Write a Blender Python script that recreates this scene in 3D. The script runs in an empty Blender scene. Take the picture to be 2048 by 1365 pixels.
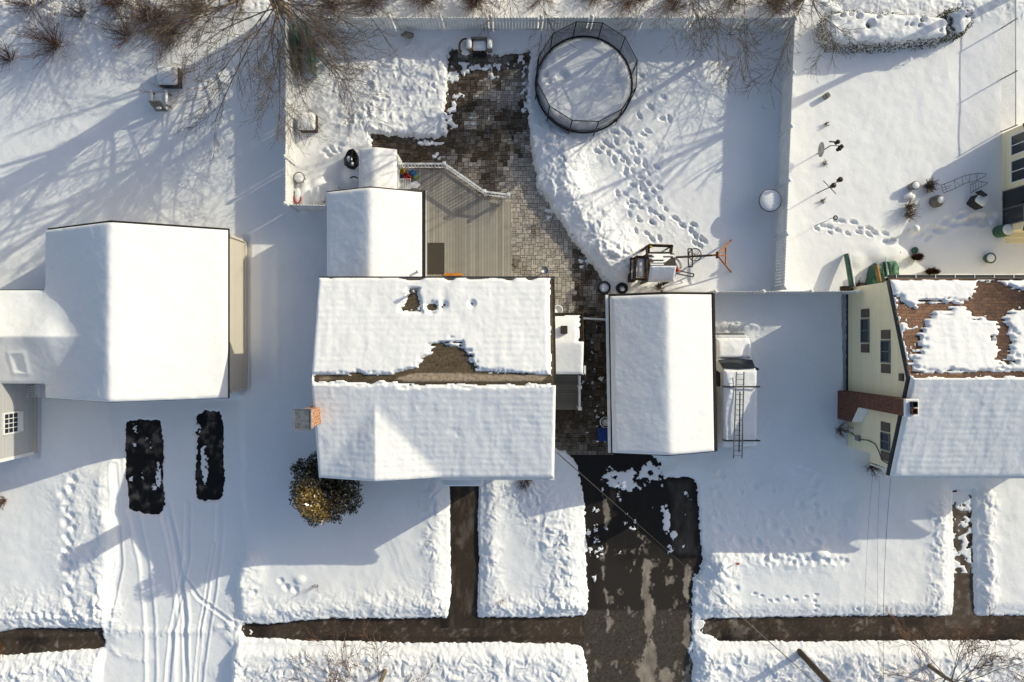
import bpy, math, random
import numpy as np
from mathutils import Vector, Matrix, Euler

random.seed(7)
R = math.radians
H = 34.0            # camera height above the driveway
S = 1365.333        # focal length in photo pixels
SC = bpy.context.scene
COL = SC.collection

def P(px, py, z=0.0):
    """photo pixel -> point at height z"""
    k = (H - z) / S
    return Vector(((px - 1024) * k, (682.5 - py) * k, z))

# ------------------------------------------------------------------ noise
class VN:
    def __init__(s, seed):
        s.t = np.random.RandomState(seed).rand(256, 256).astype(np.float32)
    def __call__(s, x, y):
        xi = np.floor(x).astype(np.int64); yi = np.floor(y).astype(np.int64)
        fx = (x - xi).astype(np.float32); fy = (y - yi).astype(np.float32)
        fx = fx*fx*(3-2*fx); fy = fy*fy*(3-2*fy)
        a = s.t[xi & 255, yi & 255]; b = s.t[(xi+1) & 255, yi & 255]
        c = s.t[xi & 255, (yi+1) & 255]; d = s.t[(xi+1) & 255, (yi+1) & 255]
        return (a*(1-fx)+b*fx)*(1-fy) + (c*(1-fx)+d*fx)*fy
def fbm(x, y, seed, octv=4, gain=.5):
    n = VN(seed); o = 0; a = 1; t = 0
    for i in range(octv):
        o = o + a*n(x*2**i+17*i, y*2**i+5*i); t += a; a *= gain
    return o/t                       # 0..1
def sdf(poly, X, Y):
    """signed distance to a polygon, negative inside"""
    p = np.array(poly, dtype=np.float64); n = len(p)
    d = np.full(X.shape, 1e18); ins = np.zeros(X.shape, bool)
    for i in range(n):
        a = p[i]; b = p[(i+1) % n]; ex, ey = b-a
        wx = X-a[0]; wy = Y-a[1]
        t = np.clip((wx*ex+wy*ey)/(ex*ex+ey*ey+1e-12), 0, 1)
        d = np.minimum(d, (wx-ex*t)**2+(wy-ey*t)**2)
        c = ((a[1] <= Y) & (b[1] > Y)) | ((b[1] <= Y) & (a[1] > Y))
        if ey != 0:
            ins ^= c & (X < a[0]+(Y-a[1])*ex/ey)
    d = np.sqrt(d); d[ins] *= -1
    return d
def pdist(line, X, Y):
    d = np.full(X.shape, 1e18)
    p = np.array(line, dtype=np.float64)
    for a, b in zip(p[:-1], p[1:]):
        ex, ey = b-a; wx = X-a[0]; wy = Y-a[1]
        t = np.clip((wx*ex+wy*ey)/(ex*ex+ey*ey+1e-12), 0, 1)
        d = np.minimum(d, (wx-ex*t)**2+(wy-ey*t)**2)
    return np.sqrt(d)
def sstep(a, b, x):
    t = np.clip((x-a)/(b-a), 0, 1); return t*t*(3-2*t)

# ------------------------------------------------------------------ materials
def new_mat(name):
    m = bpy.data.materials.new(name); m.use_nodes = True
    nt = m.node_tree; b = nt.nodes['Principled BSDF']
    return m, nt, b
def rgb(h):      # photo sRGB -> linear
    c = [int(h[i:i+2], 16)/255 for i in (0, 2, 4)]
    return tuple(x/12.92 if x <= .04045 else ((x+.055)/1.055)**2.4 for x in c)+(1,)
def mat(name, c1, c2=None, rough=.7, scale=6., detail=4., bump=0., bscale=None, metal=0., spec=.4, stretch=None):
    m, nt, b = new_mat(name); L = nt.links
    b.inputs['Roughness'].default_value = rough; b.inputs['Metallic'].default_value = metal
    b.inputs['Specular IOR Level'].default_value = spec
    if c2 is None: c2 = tuple(x*.8 for x in c1[:3])
    tc = nt.nodes.new('ShaderNodeTexCoord'); mp = nt.nodes.new('ShaderNodeMapping')
    if stretch: mp.inputs['Scale'].default_value = stretch
    L.new(tc.outputs['Object'], mp.inputs['Vector'])
    n = nt.nodes.new('ShaderNodeTexNoise'); n.inputs['Scale'].default_value = scale; n.inputs['Detail'].default_value = detail
    L.new(mp.outputs['Vector'], n.inputs['Vector'])
    r = nt.nodes.new('ShaderNodeValToRGB')
    r.color_ramp.elements[0].position = .35; r.color_ramp.elements[1].position = .65
    r.color_ramp.elements[0].color = tuple(c2[:3])+(1,); r.color_ramp.elements[1].color = tuple(c1[:3])+(1,)
    L.new(n.outputs['Fac'], r.inputs['Fac']); L.new(r.outputs['Color'], b.inputs['Base Color'])
    if bump:
        n2 = nt.nodes.new('ShaderNodeTexNoise'); n2.inputs['Scale'].default_value = bscale or scale*4; n2.inputs['Detail'].default_value = 5
        L.new(mp.outputs['Vector'], n2.inputs['Vector'])
        bp = nt.nodes.new('ShaderNodeBump'); bp.inputs['Strength'].default_value = bump; bp.inputs['Distance'].default_value = .02
        L.new(n2.outputs['Fac'], bp.inputs['Height']); L.new(bp.outputs['Normal'], b.inputs['Normal'])
    return m
def snow_mat(name, c, bump, sc):
    m, nt, b = new_mat(name); L = nt.links
    b.inputs['Roughness'].default_value = .75; b.inputs['Specular IOR Level'].default_value = .25
    tc = nt.nodes.new('ShaderNodeTexCoord')
    n0 = nt.nodes.new('ShaderNodeTexNoise'); n0.inputs['Scale'].default_value = .6; n0.inputs['Detail'].default_value = 6
    L.new(tc.outputs['Object'], n0.inputs['Vector'])
    r = nt.nodes.new('ShaderNodeValToRGB')
    r.color_ramp.elements[0].position = .3; r.color_ramp.elements[1].position = .7
    r.color_ramp.elements[0].color = tuple(x*.955 for x in c[:3])+(1,); r.color_ramp.elements[1].color = tuple(c[:3])+(1,)
    L.new(n0.outputs['Fac'], r.inputs['Fac']); L.new(r.outputs['Color'], b.inputs['Base Color'])
    n = nt.nodes.new('ShaderNodeTexNoise'); n.inputs['Scale'].default_value = sc; n.inputs['Detail'].default_value = 6; n.inputs['Roughness'].default_value = .65
    L.new(tc.outputs['Object'], n.inputs['Vector'])
    bp = nt.nodes.new('ShaderNodeBump'); bp.inputs['Strength'].default_value = bump; bp.inputs['Distance'].default_value = .03
    L.new(n.outputs['Fac'], bp.inputs['Height']); L.new(bp.outputs['Normal'], b.inputs['Normal'])
    return m
def brick_mat(name, c1, c2, cm, sx, bw, bh, mortar=.02, plane='xy', rough=.85, attr=None, ca=None):
    """courses of bricks or shingles laid in the plane given"""
    m, nt, b = new_mat(name); L = nt.links
    b.inputs['Roughness'].default_value = rough; b.inputs['Specular IOR Level'].default_value = .25
    tc = nt.nodes.new('ShaderNodeTexCoord'); sp = nt.nodes.new('ShaderNodeSeparateXYZ'); cb = nt.nodes.new('ShaderNodeCombineXYZ')
    L.new(tc.outputs['Object'], sp.inputs[0])
    if plane == 'xy': L.new(sp.outputs['X'], cb.inputs['X']); L.new(sp.outputs['Y'], cb.inputs['Y'])
    elif plane == 'yz': L.new(sp.outputs['Y'], cb.inputs['X']); L.new(sp.outputs['Z'], cb.inputs['Y'])
    else:
        ad = nt.nodes.new('ShaderNodeMath'); ad.operation = 'ADD'
        L.new(sp.outputs['X'], ad.inputs[0]); L.new(sp.outputs['Y'], ad.inputs[1])
        L.new(ad.outputs[0], cb.inputs['X']); L.new(sp.outputs['Z'], cb.inputs['Y'])
    br = nt.nodes.new('ShaderNodeTexBrick')
    br.inputs['Scale'].default_value = sx; br.inputs['Brick Width'].default_value = bw; br.inputs['Row Height'].default_value = bh
    br.inputs['Mortar Size'].default_value = mortar
    br.inputs['Color1'].default_value = c1; br.inputs['Color2'].default_value = c2; br.inputs['Mortar'].default_value = cm
    L.new(cb.outputs[0], br.inputs['Vector'])
    n = nt.nodes.new('ShaderNodeTexNoise'); n.inputs['Scale'].default_value = 9; n.inputs['Detail'].default_value = 5
    L.new(tc.outputs['Object'], n.inputs['Vector'])
    mr = nt.nodes.new('ShaderNodeMapRange'); mr.inputs['From Min'].default_value = .3; mr.inputs['From Max'].default_value = .7
    mr.inputs['To Min'].default_value = .6; mr.inputs['To Max'].default_value = 1.25
    L.new(n.outputs['Fac'], mr.inputs['Value'])
    mx = nt.nodes.new('ShaderNodeMix'); mx.data_type = 'RGBA'; mx.blend_type = 'MULTIPLY'; mx.inputs['Factor'].default_value = 1
    L.new(br.outputs['Color'], mx.inputs['A']); L.new(mr.outputs['Result'], mx.inputs['B'])
    out = mx.outputs['Result']
    if attr:
        at = nt.nodes.new('ShaderNodeAttribute'); at.attribute_name = attr
        m2 = nt.nodes.new('ShaderNodeMix'); m2.data_type = 'RGBA'; L.new(at.outputs['Fac'], m2.inputs['Factor'])
        L.new(out, m2.inputs['A'])
        m3 = nt.nodes.new('ShaderNodeMix'); m3.data_type = 'RGBA'; m3.blend_type = 'MULTIPLY'; m3.inputs['Factor'].default_value = 1
        m3.inputs['A'].default_value = ca; L.new(mr.outputs['Result'], m3.inputs['B'])
        L.new(m3.outputs['Result'], m2.inputs['B']); out = m2.outputs['Result']
    L.new(out, b.inputs['Base Color'])
    bp = nt.nodes.new('ShaderNodeBump'); bp.inputs['Strength'].default_value = .5; bp.inputs['Distance'].default_value = .01
    L.new(br.outputs['Fac'], bp.inputs['Height']); bp.invert = True; L.new(bp.outputs['Normal'], b.inputs['Normal'])
    return m
def banded_mat(name, c, axis, period, dark=.7, rough=.6, noise=.12):
    """siding or boards: thin dark lines every `period` metres along an axis"""
    m, nt, b = new_mat(name); L = nt.links
    b.inputs['Roughness'].default_value = rough; b.inputs['Specular IOR Level'].default_value = .3
    tc = nt.nodes.new('ShaderNodeTexCoord'); sp = nt.nodes.new('ShaderNodeSeparateXYZ'); L.new(tc.outputs['Object'], sp.inputs[0])
    dv = nt.nodes.new('ShaderNodeMath'); dv.operation = 'DIVIDE'; dv.inputs[1].default_value = period
    L.new(sp.outputs[axis], dv.inputs[0])
    fr = nt.nodes.new('ShaderNodeMath'); fr.operation = 'FRACT'; L.new(dv.outputs[0], fr.inputs[0])
    r = nt.nodes.new('ShaderNodeValToRGB'); e = r.color_ramp.elements
    e[0].position = .0; e[0].color = (dark,)*3+(1,); e[1].position = .14; e[1].color = (1, 1, 1, 1)
    L.new(fr.outputs[0], r.inputs['Fac'])
    fl = nt.nodes.new('ShaderNodeMath'); fl.operation = 'FLOOR'; L.new(dv.outputs[0], fl.inputs[0])
    wn = nt.nodes.new('ShaderNodeTexWhiteNoise'); wn.noise_dimensions = '1D'; L.new(fl.outputs[0], wn.inputs['W'])
    n = nt.nodes.new('ShaderNodeTexNoise'); n.inputs['Scale'].default_value = 3; n.inputs['Detail'].default_value = 6
    L.new(tc.outputs['Object'], n.inputs['Vector'])
    ad = nt.nodes.new('ShaderNodeMath'); ad.operation = 'ADD'; L.new(wn.outputs['Value'], ad.inputs[0]); L.new(n.outputs['Fac'], ad.inputs[1])
    mr = nt.nodes.new('ShaderNodeMapRange'); mr.inputs['From Min'].default_value = .3; mr.inputs['From Max'].default_value = 1.7
    mr.inputs['To Min'].default_value = 1-noise*1.5; mr.inputs['To Max'].default_value = 1+noise; L.new(ad.outputs[0], mr.inputs['Value'])
    mx = nt.nodes.new('ShaderNodeMix'); mx.data_type = 'RGBA'; mx.blend_type = 'MULTIPLY'; mx.inputs['Factor'].default_value = 1
    mx.inputs['A'].default_value = c; L.new(r.outputs['Color'], mx.inputs['B'])
    m2 = nt.nodes.new('ShaderNodeMix'); m2.data_type = 'RGBA'; m2.blend_type = 'MULTIPLY'; m2.inputs['Factor'].default_value = 1
    L.new(mx.outputs['Result'], m2.inputs['A']); L.new(mr.outputs['Result'], m2.inputs['B'])
    L.new(m2.outputs['Result'], b.inputs['Base Color'])
    return m
def attr_mat(name, c0, c1, attr, rough=.8, spec=.3, scale=5., c2=None, attr2=None, bump=.3, grain=40):
    """colour from c0 to c1 with a mesh attribute (stains, per-leaf or per-stone tint), grained by noise"""
    m, nt, b = new_mat(name); L = nt.links
    b.inputs['Roughness'].default_value = rough; b.inputs['Specular IOR Level'].default_value = spec
    at = nt.nodes.new('ShaderNodeAttribute'); at.attribute_name = attr
    mx = nt.nodes.new('ShaderNodeMix'); mx.data_type = 'RGBA'; mx.inputs['A'].default_value = c0; mx.inputs['B'].default_value = c1
    L.new(at.outputs['Fac'], mx.inputs['Factor']); out = mx.outputs['Result']
    if c2:
        a2 = nt.nodes.new('ShaderNodeAttribute'); a2.attribute_name = attr2
        m2 = nt.nodes.new('ShaderNodeMix'); m2.data_type = 'RGBA'; m2.inputs['B'].default_value = c2
        L.new(out, m2.inputs['A']); L.new(a2.outputs['Fac'], m2.inputs['Factor']); out = m2.outputs['Result']
    tc = nt.nodes.new('ShaderNodeTexCoord')
    n = nt.nodes.new('ShaderNodeTexNoise'); n.inputs['Scale'].default_value = grain; n.inputs['Detail'].default_value = 6; n.inputs['Roughness'].default_value = .7
    L.new(tc.outputs['Object'], n.inputs['Vector'])
    mr = nt.nodes.new('ShaderNodeMapRange'); mr.inputs['From Min'].default_value = .3; mr.inputs['From Max'].default_value = .7
    mr.inputs['To Min'].default_value = .55; mr.inputs['To Max'].default_value = 1.4; L.new(n.outputs['Fac'], mr.inputs['Value'])
    m3 = nt.nodes.new('ShaderNodeMix'); m3.data_type = 'RGBA'; m3.blend_type = 'MULTIPLY'; m3.inputs['Factor'].default_value = 1
    L.new(out, m3.inputs['A']); L.new(mr.outputs['Result'], m3.inputs['B']); L.new(m3.outputs['Result'], b.inputs['Base Color'])
    if bump:
        bp = nt.nodes.new('ShaderNodeBump'); bp.inputs['Strength'].default_value = bump; bp.inputs['Distance'].default_value = .01
        L.new(n.outputs['Fac'], bp.inputs['Height']); L.new(bp.outputs['Normal'], b.inputs['Normal'])
    return m

M = dict(
    snow=snow_mat('snow', (.86, .86, .86), .35, 9),
    roofsnow=snow_mat('roof_snow', (.81, .81, .81), .4, 7),  # same snow as on the ground, greyed to tone down sun-facing roofs
    soil=mat('soil', rgb('40352a'), rgb('241d17'), .95, 3, bump=.5),
    shingle=brick_mat('brown_shingle', rgb('51442f'), rgb('423727'), rgb('241d16'), 1, .3, .14, .006, attr='dry', ca=rgb('9a8a76')),
    redshingle=brick_mat('red_brown_shingle', rgb('6b4f3f'), rgb('523f35'), rgb('2c231d'), 1, .3, .14, .006),
    fascia=mat('dark_fascia', rgb('3a3329'), rgb('28231d'), .6, 8),
    darktrim=mat('dark_trim', (.02, .022, .022), (.012, .012, .014), .5, 8),
    white=mat('white_vinyl', (.78, .78, .76), (.68, .68, .66), .45, 2.5),
    fencew=banded_mat('fence_vinyl', (.72, .72, .69, 1), 'X', .152, .5, .5, .06),
    fencey=banded_mat('fence_vinyl_side', (.72, .72, .69, 1), 'Y', .152, .5, .5, .06),
    cream=banded_mat('cream_siding', rgb('ebdfbd'), 'Z', .12, .72, .6, .05),
    tan=banded_mat('tan_siding', rgb('c3bbad'), 'Z', .12, .75, .6, .05),
    grey=banded_mat('grey_siding', rgb('b2b1b0'), 'Z', .12, .75, .6, .05),
    brick=brick_mat('red_brick', rgb('6e3a28'), rgb('512b20'), rgb('6f6258'), 1, .21, .075, .010, 'wall'),
    obrick=brick_mat('orange_brick', rgb('a8683a'), rgb('8c4f2c'), rgb('c9bca8'), 1, .24, .14, .014, 'wall'),
    deck=banded_mat('deck_boards', rgb('9c968b'), 'X', .14, .18, .65, .16),
    deckdark=banded_mat('porch_boards', rgb('6d6a63'), 'Y', .14, .3, .65, .14),
    glass=mat('dark_glass', (.02, .025, .03), (.01, .012, .016), .08, 2, spec=.6),
    shutter=banded_mat('brown_shutter', rgb('5d514a'), 'Z', .05, .6, .6, .05),
    black=mat('black_metal', (.012, .012, .013), (.006, .006, .007), .45, 8),
    rubber=mat('black_rubber', (.014, .014, .015), (.008, .008, .009), .8, 12),
    steel=mat('grey_metal', (.30, .31, .32), (.2, .21, .22), .4, 6, metal=.6),
    alu=mat('dull_aluminium', (.22, .23, .25), (.12, .13, .14), .5, 9, metal=.3),
    wood=mat('orange_wood', rgb('b27a45'), rgb('8a5528'), .7, 5, stretch=(1, 1, 6)),
    darkwood=mat('dark_stained_wood', rgb('4a3626'), rgb('2a2019'), .7, 6),
    plank=mat('orange_plank', rgb('d0862a'), rgb('b26d1c'), .6, 6),
    mat_=mat('door_mat_fibre', rgb('4f4840'), rgb('3b3630'), .95, 40, bump=.5),
    bark=mat('grey_bark', rgb('8f8270'), rgb('574b3f'), .9, 5, bump=.5, stretch=(1, 1, .3)),
    twig=mat('brown_twigs', rgb('87735f'), rgb('4b3e33'), .9, 1.5),
    redtwig=mat('reddish_twigs', rgb('7d5a45'), rgb('47342a'), .9, 1.5),
    rust=mat('rust_brown_foliage', rgb('6a4426'), rgb('3a2617'), .9, 8),
    leaf=attr_mat('holly_leaf', (.016, .024, .012, 1), (.27, .165, .03, 1), 'tint', .16, .8, bump=0, grain=3),  # gold end carries the sunlight painted on the upper leaves
    hedge=attr_mat('hedge_leaf', (.012, .022, .009, 1), (.09, .085, .03, 1), 'tint', .5, .4, bump=0, grain=3),
    vanpaint=mat('white_van_paint', (.62, .63, .63), (.55, .56, .56), .3, 2, spec=.5),
    greenp=mat('green_plastic', rgb('3f6b52'), rgb('27473a'), .5, 8),
    greentarp=mat('crinkled_green_tarp', rgb('5b8a6c'), rgb('23543a'), .5, 14, bump=.9, bscale=18),
    blue=mat('blue_plastic', rgb('1e3f86'), rgb('152e66'), .45, 8),
    red=mat('red_plastic', rgb('c0281f'), rgb('9a1e17'), .4, 8),
    yellow=mat('yellow_plastic', rgb('d6b51e'), rgb('b39210'), .4, 8),
    cyan=mat('cyan_plastic', rgb('2b8fc4'), rgb('1f6f9c'), .4, 8),
    lime=mat('lime_plastic', rgb('7fb83a'), rgb('5f9228'), .4, 8),
    orange=mat('orange_plastic', rgb('d8502a'), rgb('b33f20'), .4, 8),
    paver=attr_mat('paver_stone', rgb('9e958a'), rgb('bfb6a8'), 'tint', .85, .25, c2=rgb('44382a'), attr2='wet', bump=.4, grain=14),
    joint=mat('paver_joint', (.02, .018, .014), (.012, .01, .008), .95, 9),
    asphalt=attr_mat('asphalt', rgb('2d2722'), rgb('ac9f8f'), 'salt', .85, .3, c2=rgb('0d0c0c'), attr2='wet', bump=.5, grain=30),
    walk=attr_mat('sidewalk_asphalt', rgb('44382d'), rgb('8f857a'), 'salt', .9, .3, c2=rgb('14100e'), attr2='wet', bump=.5, grain=24),
    pole=mat('weathered_pole_wood', rgb('6a5a44'), rgb('43382b'), .9, 4, stretch=(1, 1, .2)),
    clay=mat('stone_grey', rgb('8a857c'), rgb('67635c'), .9, 8),
)
def net_mat():
    m, nt, b = new_mat('trampoline_net'); L = nt.links
    b.inputs['Base Color'].default_value = (.012, .012, .012, 1); b.inputs['Roughness'].default_value = .8
    tr = nt.nodes.new('ShaderNodeBsdfTransparent'); mx = nt.nodes.new('ShaderNodeMixShader')
    tc = nt.nodes.new('ShaderNodeTexCoord'); n = nt.nodes.new('ShaderNodeTexNoise'); n.inputs['Scale'].default_value = 2.2
    L.new(tc.outputs['Object'], n.inputs['Vector'])
    mr = nt.nodes.new('ShaderNodeMapRange'); mr.inputs['From Min'].default_value = .3; mr.inputs['From Max'].default_value = .7
    mr.inputs['To Min'].default_value = .24; mr.inputs['To Max'].default_value = .52; L.new(n.outputs['Fac'], mr.inputs['Value'])
    L.new(mr.outputs['Result'], mx.inputs['Fac']); L.new(tr.outputs[0], mx.inputs[1]); L.new(b.outputs[0], mx.inputs[2])
    L.new(mx.outputs[0], nt.nodes['Material Output'].inputs['Surface'])
    return m
M['net'] = net_mat()
def mesh_fence_mat():
    m, nt, b = new_mat('chain_link'); L = nt.links
    b.inputs['Base Color'].default_value = (.25, .26, .26, 1); b.inputs['Roughness'].default_value = .5
    tr = nt.nodes.new('ShaderNodeBsdfTransparent'); mx = nt.nodes.new('ShaderNodeMixShader')
    tc = nt.nodes.new('ShaderNodeTexCoord'); sp = nt.nodes.new('ShaderNodeSeparateXYZ'); L.new(tc.outputs['Object'], sp.inputs[0])
    outs = []
    for op in ('ADD', 'SUBTRACT'):
        a = nt.nodes.new('ShaderNodeMath'); a.operation = op; L.new(sp.outputs['Y'], a.inputs[0]); L.new(sp.outputs['Z'], a.inputs[1])
        k = nt.nodes.new('ShaderNodeMath'); k.operation = 'MULTIPLY'; k.inputs[1].default_value = 11; L.new(a.outputs[0], k.inputs[0])
        f = nt.nodes.new('ShaderNodeMath'); f.operation = 'FRACT'; L.new(k.outputs[0], f.inputs[0])
        g = nt.nodes.new('ShaderNodeMath'); g.operation = 'LESS_THAN'; g.inputs[1].default_value = .10; L.new(f.outputs[0], g.inputs[0]); outs.append(g)
    mm = nt.nodes.new('ShaderNodeMath'); mm.operation = 'MAXIMUM'; L.new(outs[0].outputs[0], mm.inputs[0]); L.new(outs[1].outputs[0], mm.inputs[1])
    L.new(mm.outputs[0], mx.inputs['Fac']); L.new(tr.outputs[0], mx.inputs[1]); L.new(b.outputs[0], mx.inputs[2])
    L.new(mx.outputs[0], nt.nodes['Material Output'].inputs['Surface'])
    return m
M['link'] = mesh_fence_mat()

# ------------------------------------------------------------------ object helpers
def tag(o, label=None, cat=None, group=None, kind=None):
    if label: o['label'] = label
    if cat: o['category'] = cat
    if group: o['group'] = group
    if kind: o['kind'] = kind
    return o
def thing(name, label, cat, loc, group=None):
    o = bpy.data.objects.new(name, None); COL.objects.link(o); o.location = loc; o.empty_display_size = .3
    return tag(o, label, cat, group)
def root_of(o):
    while o.parent: o = o.parent
    return o
def link_mesh(name, me, m, parent, smooth):
    o = bpy.data.objects.new(name, me); COL.objects.link(o)
    if m: me.materials.append(m)
    if smooth: me.polygons.foreach_set('use_smooth', np.ones(len(me.polygons), bool))
    if parent: o.parent = parent
    return o
def grid_mesh(name, V, nx, ny, m, parent=None, smooth=True, attrs=None, extra=None):
    """V: (nx*ny,3) array, index = i*ny + j"""
    V = np.asarray(V, dtype=np.float64)
    if parent: V = V - np.array(root_of(parent).location)
    i, j = np.meshgrid(np.arange(nx-1), np.arange(ny-1), indexing='ij')
    a = (i*ny+j).ravel(); F = np.stack([a, a+ny, a+ny+1, a+1], 1)
    if extra is not None:
        V = np.concatenate([V, extra[0]]); F = np.concatenate([F, extra[1]])
    me = bpy.data.meshes.new(name)
    me.vertices.add(len(V)); me.vertices.foreach_set('co', V.astype(np.float32).ravel())
    me.loops.add(len(F)*4); me.loops.foreach_set('vertex_index', F.astype(np.int32).ravel())
    me.polygons.add(len(F)); me.polygons.foreach_set('loop_start', np.arange(len(F), dtype=np.int32)*4)
    if attrs:
        for k, v in attrs.items():
            at = me.attributes.new(k, 'FLOAT', 'POINT'); at.data.foreach_set('value', np.asarray(v, np.float32).ravel())
    me.update(calc_edges=True)
    return link_mesh(name, me, m, parent, smooth)

class MB:
    def __init__(s): s.v = []; s.f = []; s.t = []
    def add(s, vs, fs):
        n = len(s.v); s.v += [tuple(x) for x in vs]; s.f += [tuple(n+i for i in f) for f in fs]; return s
    def box(s, c, size, rz=0., mtx=None):
        x, y, z = (k/2 for k in size)
        vs = [Vector(p) for p in ((-x,-y,-z),(x,-y,-z),(x,y,-z),(-x,y,-z),(-x,-y,z),(x,-y,z),(x,y,z),(-x,y,z))]
        rm = mtx if mtx is not None else Matrix.Rotation(rz, 3, 'Z')
        vs = [rm @ v + Vector(c) for v in vs]
        return s.add(vs, [(3,2,1,0),(4,5,6,7),(0,1,5,4),(1,2,6,5),(2,3,7,6),(3,0,4,7)])
    def box2(s, a, b):
        a = Vector(a); b = Vector(b)
        return s.box((a+b)/2, (abs(b.x-a.x), abs(b.y-a.y), abs(b.z-a.z)))
    def bbox(s, c, size, bev=.02, rz=0.):
        """box with chamfered vertical and top edges"""
        x, y, z = (k/2 for k in size); b = min(bev, x*.9, y*.9, z*.9)
        def ring(ix, zz, cb): return [(-x+ix+cb,-y+ix,zz),(x-ix-cb,-y+ix,zz),(x-ix,-y+ix+cb,zz),(x-ix,y-ix-cb,zz),(x-ix-cb,y-ix,zz),(-x+ix+cb,y-ix,zz),(-x+ix,y-ix-cb,zz),(-x+ix,-y+ix+cb,zz)]
        vs = ring(0,-z,b)+ring(0,z-b,b)+ring(b,z,b*.6)
        rm = Matrix.Rotation(rz, 3, 'Z'); vs = [rm @ Vector(v)+Vector(c) for v in vs]
        fs = [tuple(range(7,-1,-1)), tuple(range(16,24))]
        for k in range(2):
            for i in range(8): j = (i+1) % 8; fs.append((k*8+i, k*8+j, k*8+8+j, k*8+8+i))
        return s.add(vs, fs)
    def tube(s, pts, r, r2=None, n=6, cap=True):
        pts = [Vector(p) for p in pts]; r2 = r if r2 is None else r2
        vs = []; m = len(pts)
        for i, p in enumerate(pts):
            d = (pts[min(i+1, m-1)]-pts[max(i-1, 0)])
            if d.length < 1e-9: d = Vector((0, 0, 1))
            d.normalize()
            u = d.cross(Vector((0, 0, 1)) if abs(d.z) < .9 else Vector((1, 0, 0))).normalized(); w = d.cross(u)
            rr = r+(r2-r)*i/max(1, m-1)
            for k in range(n):
                a = 2*math.pi*k/n; vs.append(p+(u*math.cos(a)+w*math.sin(a))*rr)
        fs = []
        for i in range(m-1):
            for k in range(n):
                q = (k+1) % n; fs.append((i*n+k, i*n+q, (i+1)*n+q, (i+1)*n+k))
        if cap and n > 2: fs += [tuple(range(n-1, -1, -1)), tuple((m-1)*n+k for k in range(n))]
        return s.add(vs, fs)
    def lathe(s, prof, c=(0,0,0), n=20, sx=1., sy=1.):
        vs = []; c = Vector(c)
        for r, z in prof:
            for k in range(n):
                a = 2*math.pi*k/n; vs.append(c+Vector((r*sx*math.cos(a), r*sy*math.sin(a), z)))
        fs = []
        for i in range(len(prof)-1):
            for k in range(n):
                q = (k+1) % n; fs.append((i*n+k, i*n+q, (i+1)*n+q, (i+1)*n+k))
        fs += [tuple(range(n-1,-1,-1)), tuple((len(prof)-1)*n+k for k in range(n))]
        return s.add(vs, fs)
    def prism(s, poly, z0, z1):
        n = len(poly); vs = [(x, y, z0) for x, y in poly]+[(x, y, z1) for x, y in poly]
        fs = [tuple(range(n-1,-1,-1)), tuple(range(n, 2*n))]+[(i, (i+1) % n, n+(i+1) % n, n+i) for i in range(n)]
        return s.add(vs, fs)
    def extr(s, poly, a0, a1, axis):
        """polygon in (across, z) extruded along axis 'x' or 'y' from a0 to a1"""
        n = len(poly)
        mk = (lambda u, z, a: (a, u, z)) if axis == 'x' else (lambda u, z, a: (u, a, z))
        vs = [mk(u, z, a0) for u, z in poly]+[mk(u, z, a1) for u, z in poly]
        return s.add(vs, [tuple(range(n-1,-1,-1)), tuple(range(n, 2*n))]+[(i, (i+1) % n, n+(i+1) % n, n+i) for i in range(n)])
    def blob(s, c, r, rnd=.12, seed=0, nu=10, nv=6, zmin=-1.):
        rs = random.Random(seed); c = Vector(c); vs = []; fs = []
        for i in range(nv+1):
            th = math.pi*i/nv
            for k in range(nu):
                a = 2*math.pi*k/nu; f = 1+rs.uniform(-rnd, rnd)
                vs.append(c+Vector((r[0]*math.sin(th)*math.cos(a)*f, r[1]*math.sin(th)*math.sin(a)*f, max(zmin, math.cos(th))*r[2])))
        for i in range(nv):
            for k in range(nu):
                q = (k+1) % nu; fs.append((i*nu+k, (i+1)*nu+k, (i+1)*nu+q, i*nu+q))
        return s.add(vs, fs)
    def build(s, name, m, parent=None, smooth=False, rot=0., cen=(0, 0, 0), attrs=None):
        off = Vector((0, 0, 0))
        if parent: off = Vector(root_of(parent).location)
        vs = s.v
        if rot:
            rm = Matrix.Rotation(rot, 3, 'Z'); cv = Vector(cen); vs = [rm @ (Vector(v)-cv)+cv for v in vs]
        me = bpy.data.meshes.new(name)
        me.from_pydata([(v[0]-off.x, v[1]-off.y, v[2]-off.z) for v in vs], [], s.f); me.update()
        if attrs:
            for k, v in attrs.items():
                at = me.attributes.new(k, 'FLOAT', 'FACE'); at.data.foreach_set('value', np.asarray(v, np.float32))
        return link_mesh(name, me, m, parent, smooth)
def copy_tree(o, parent=None):
    c = o.copy(); COL.objects.link(c); c.parent = parent
    for ch in list(o.children): copy_tree(ch, c)
    return c
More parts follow.
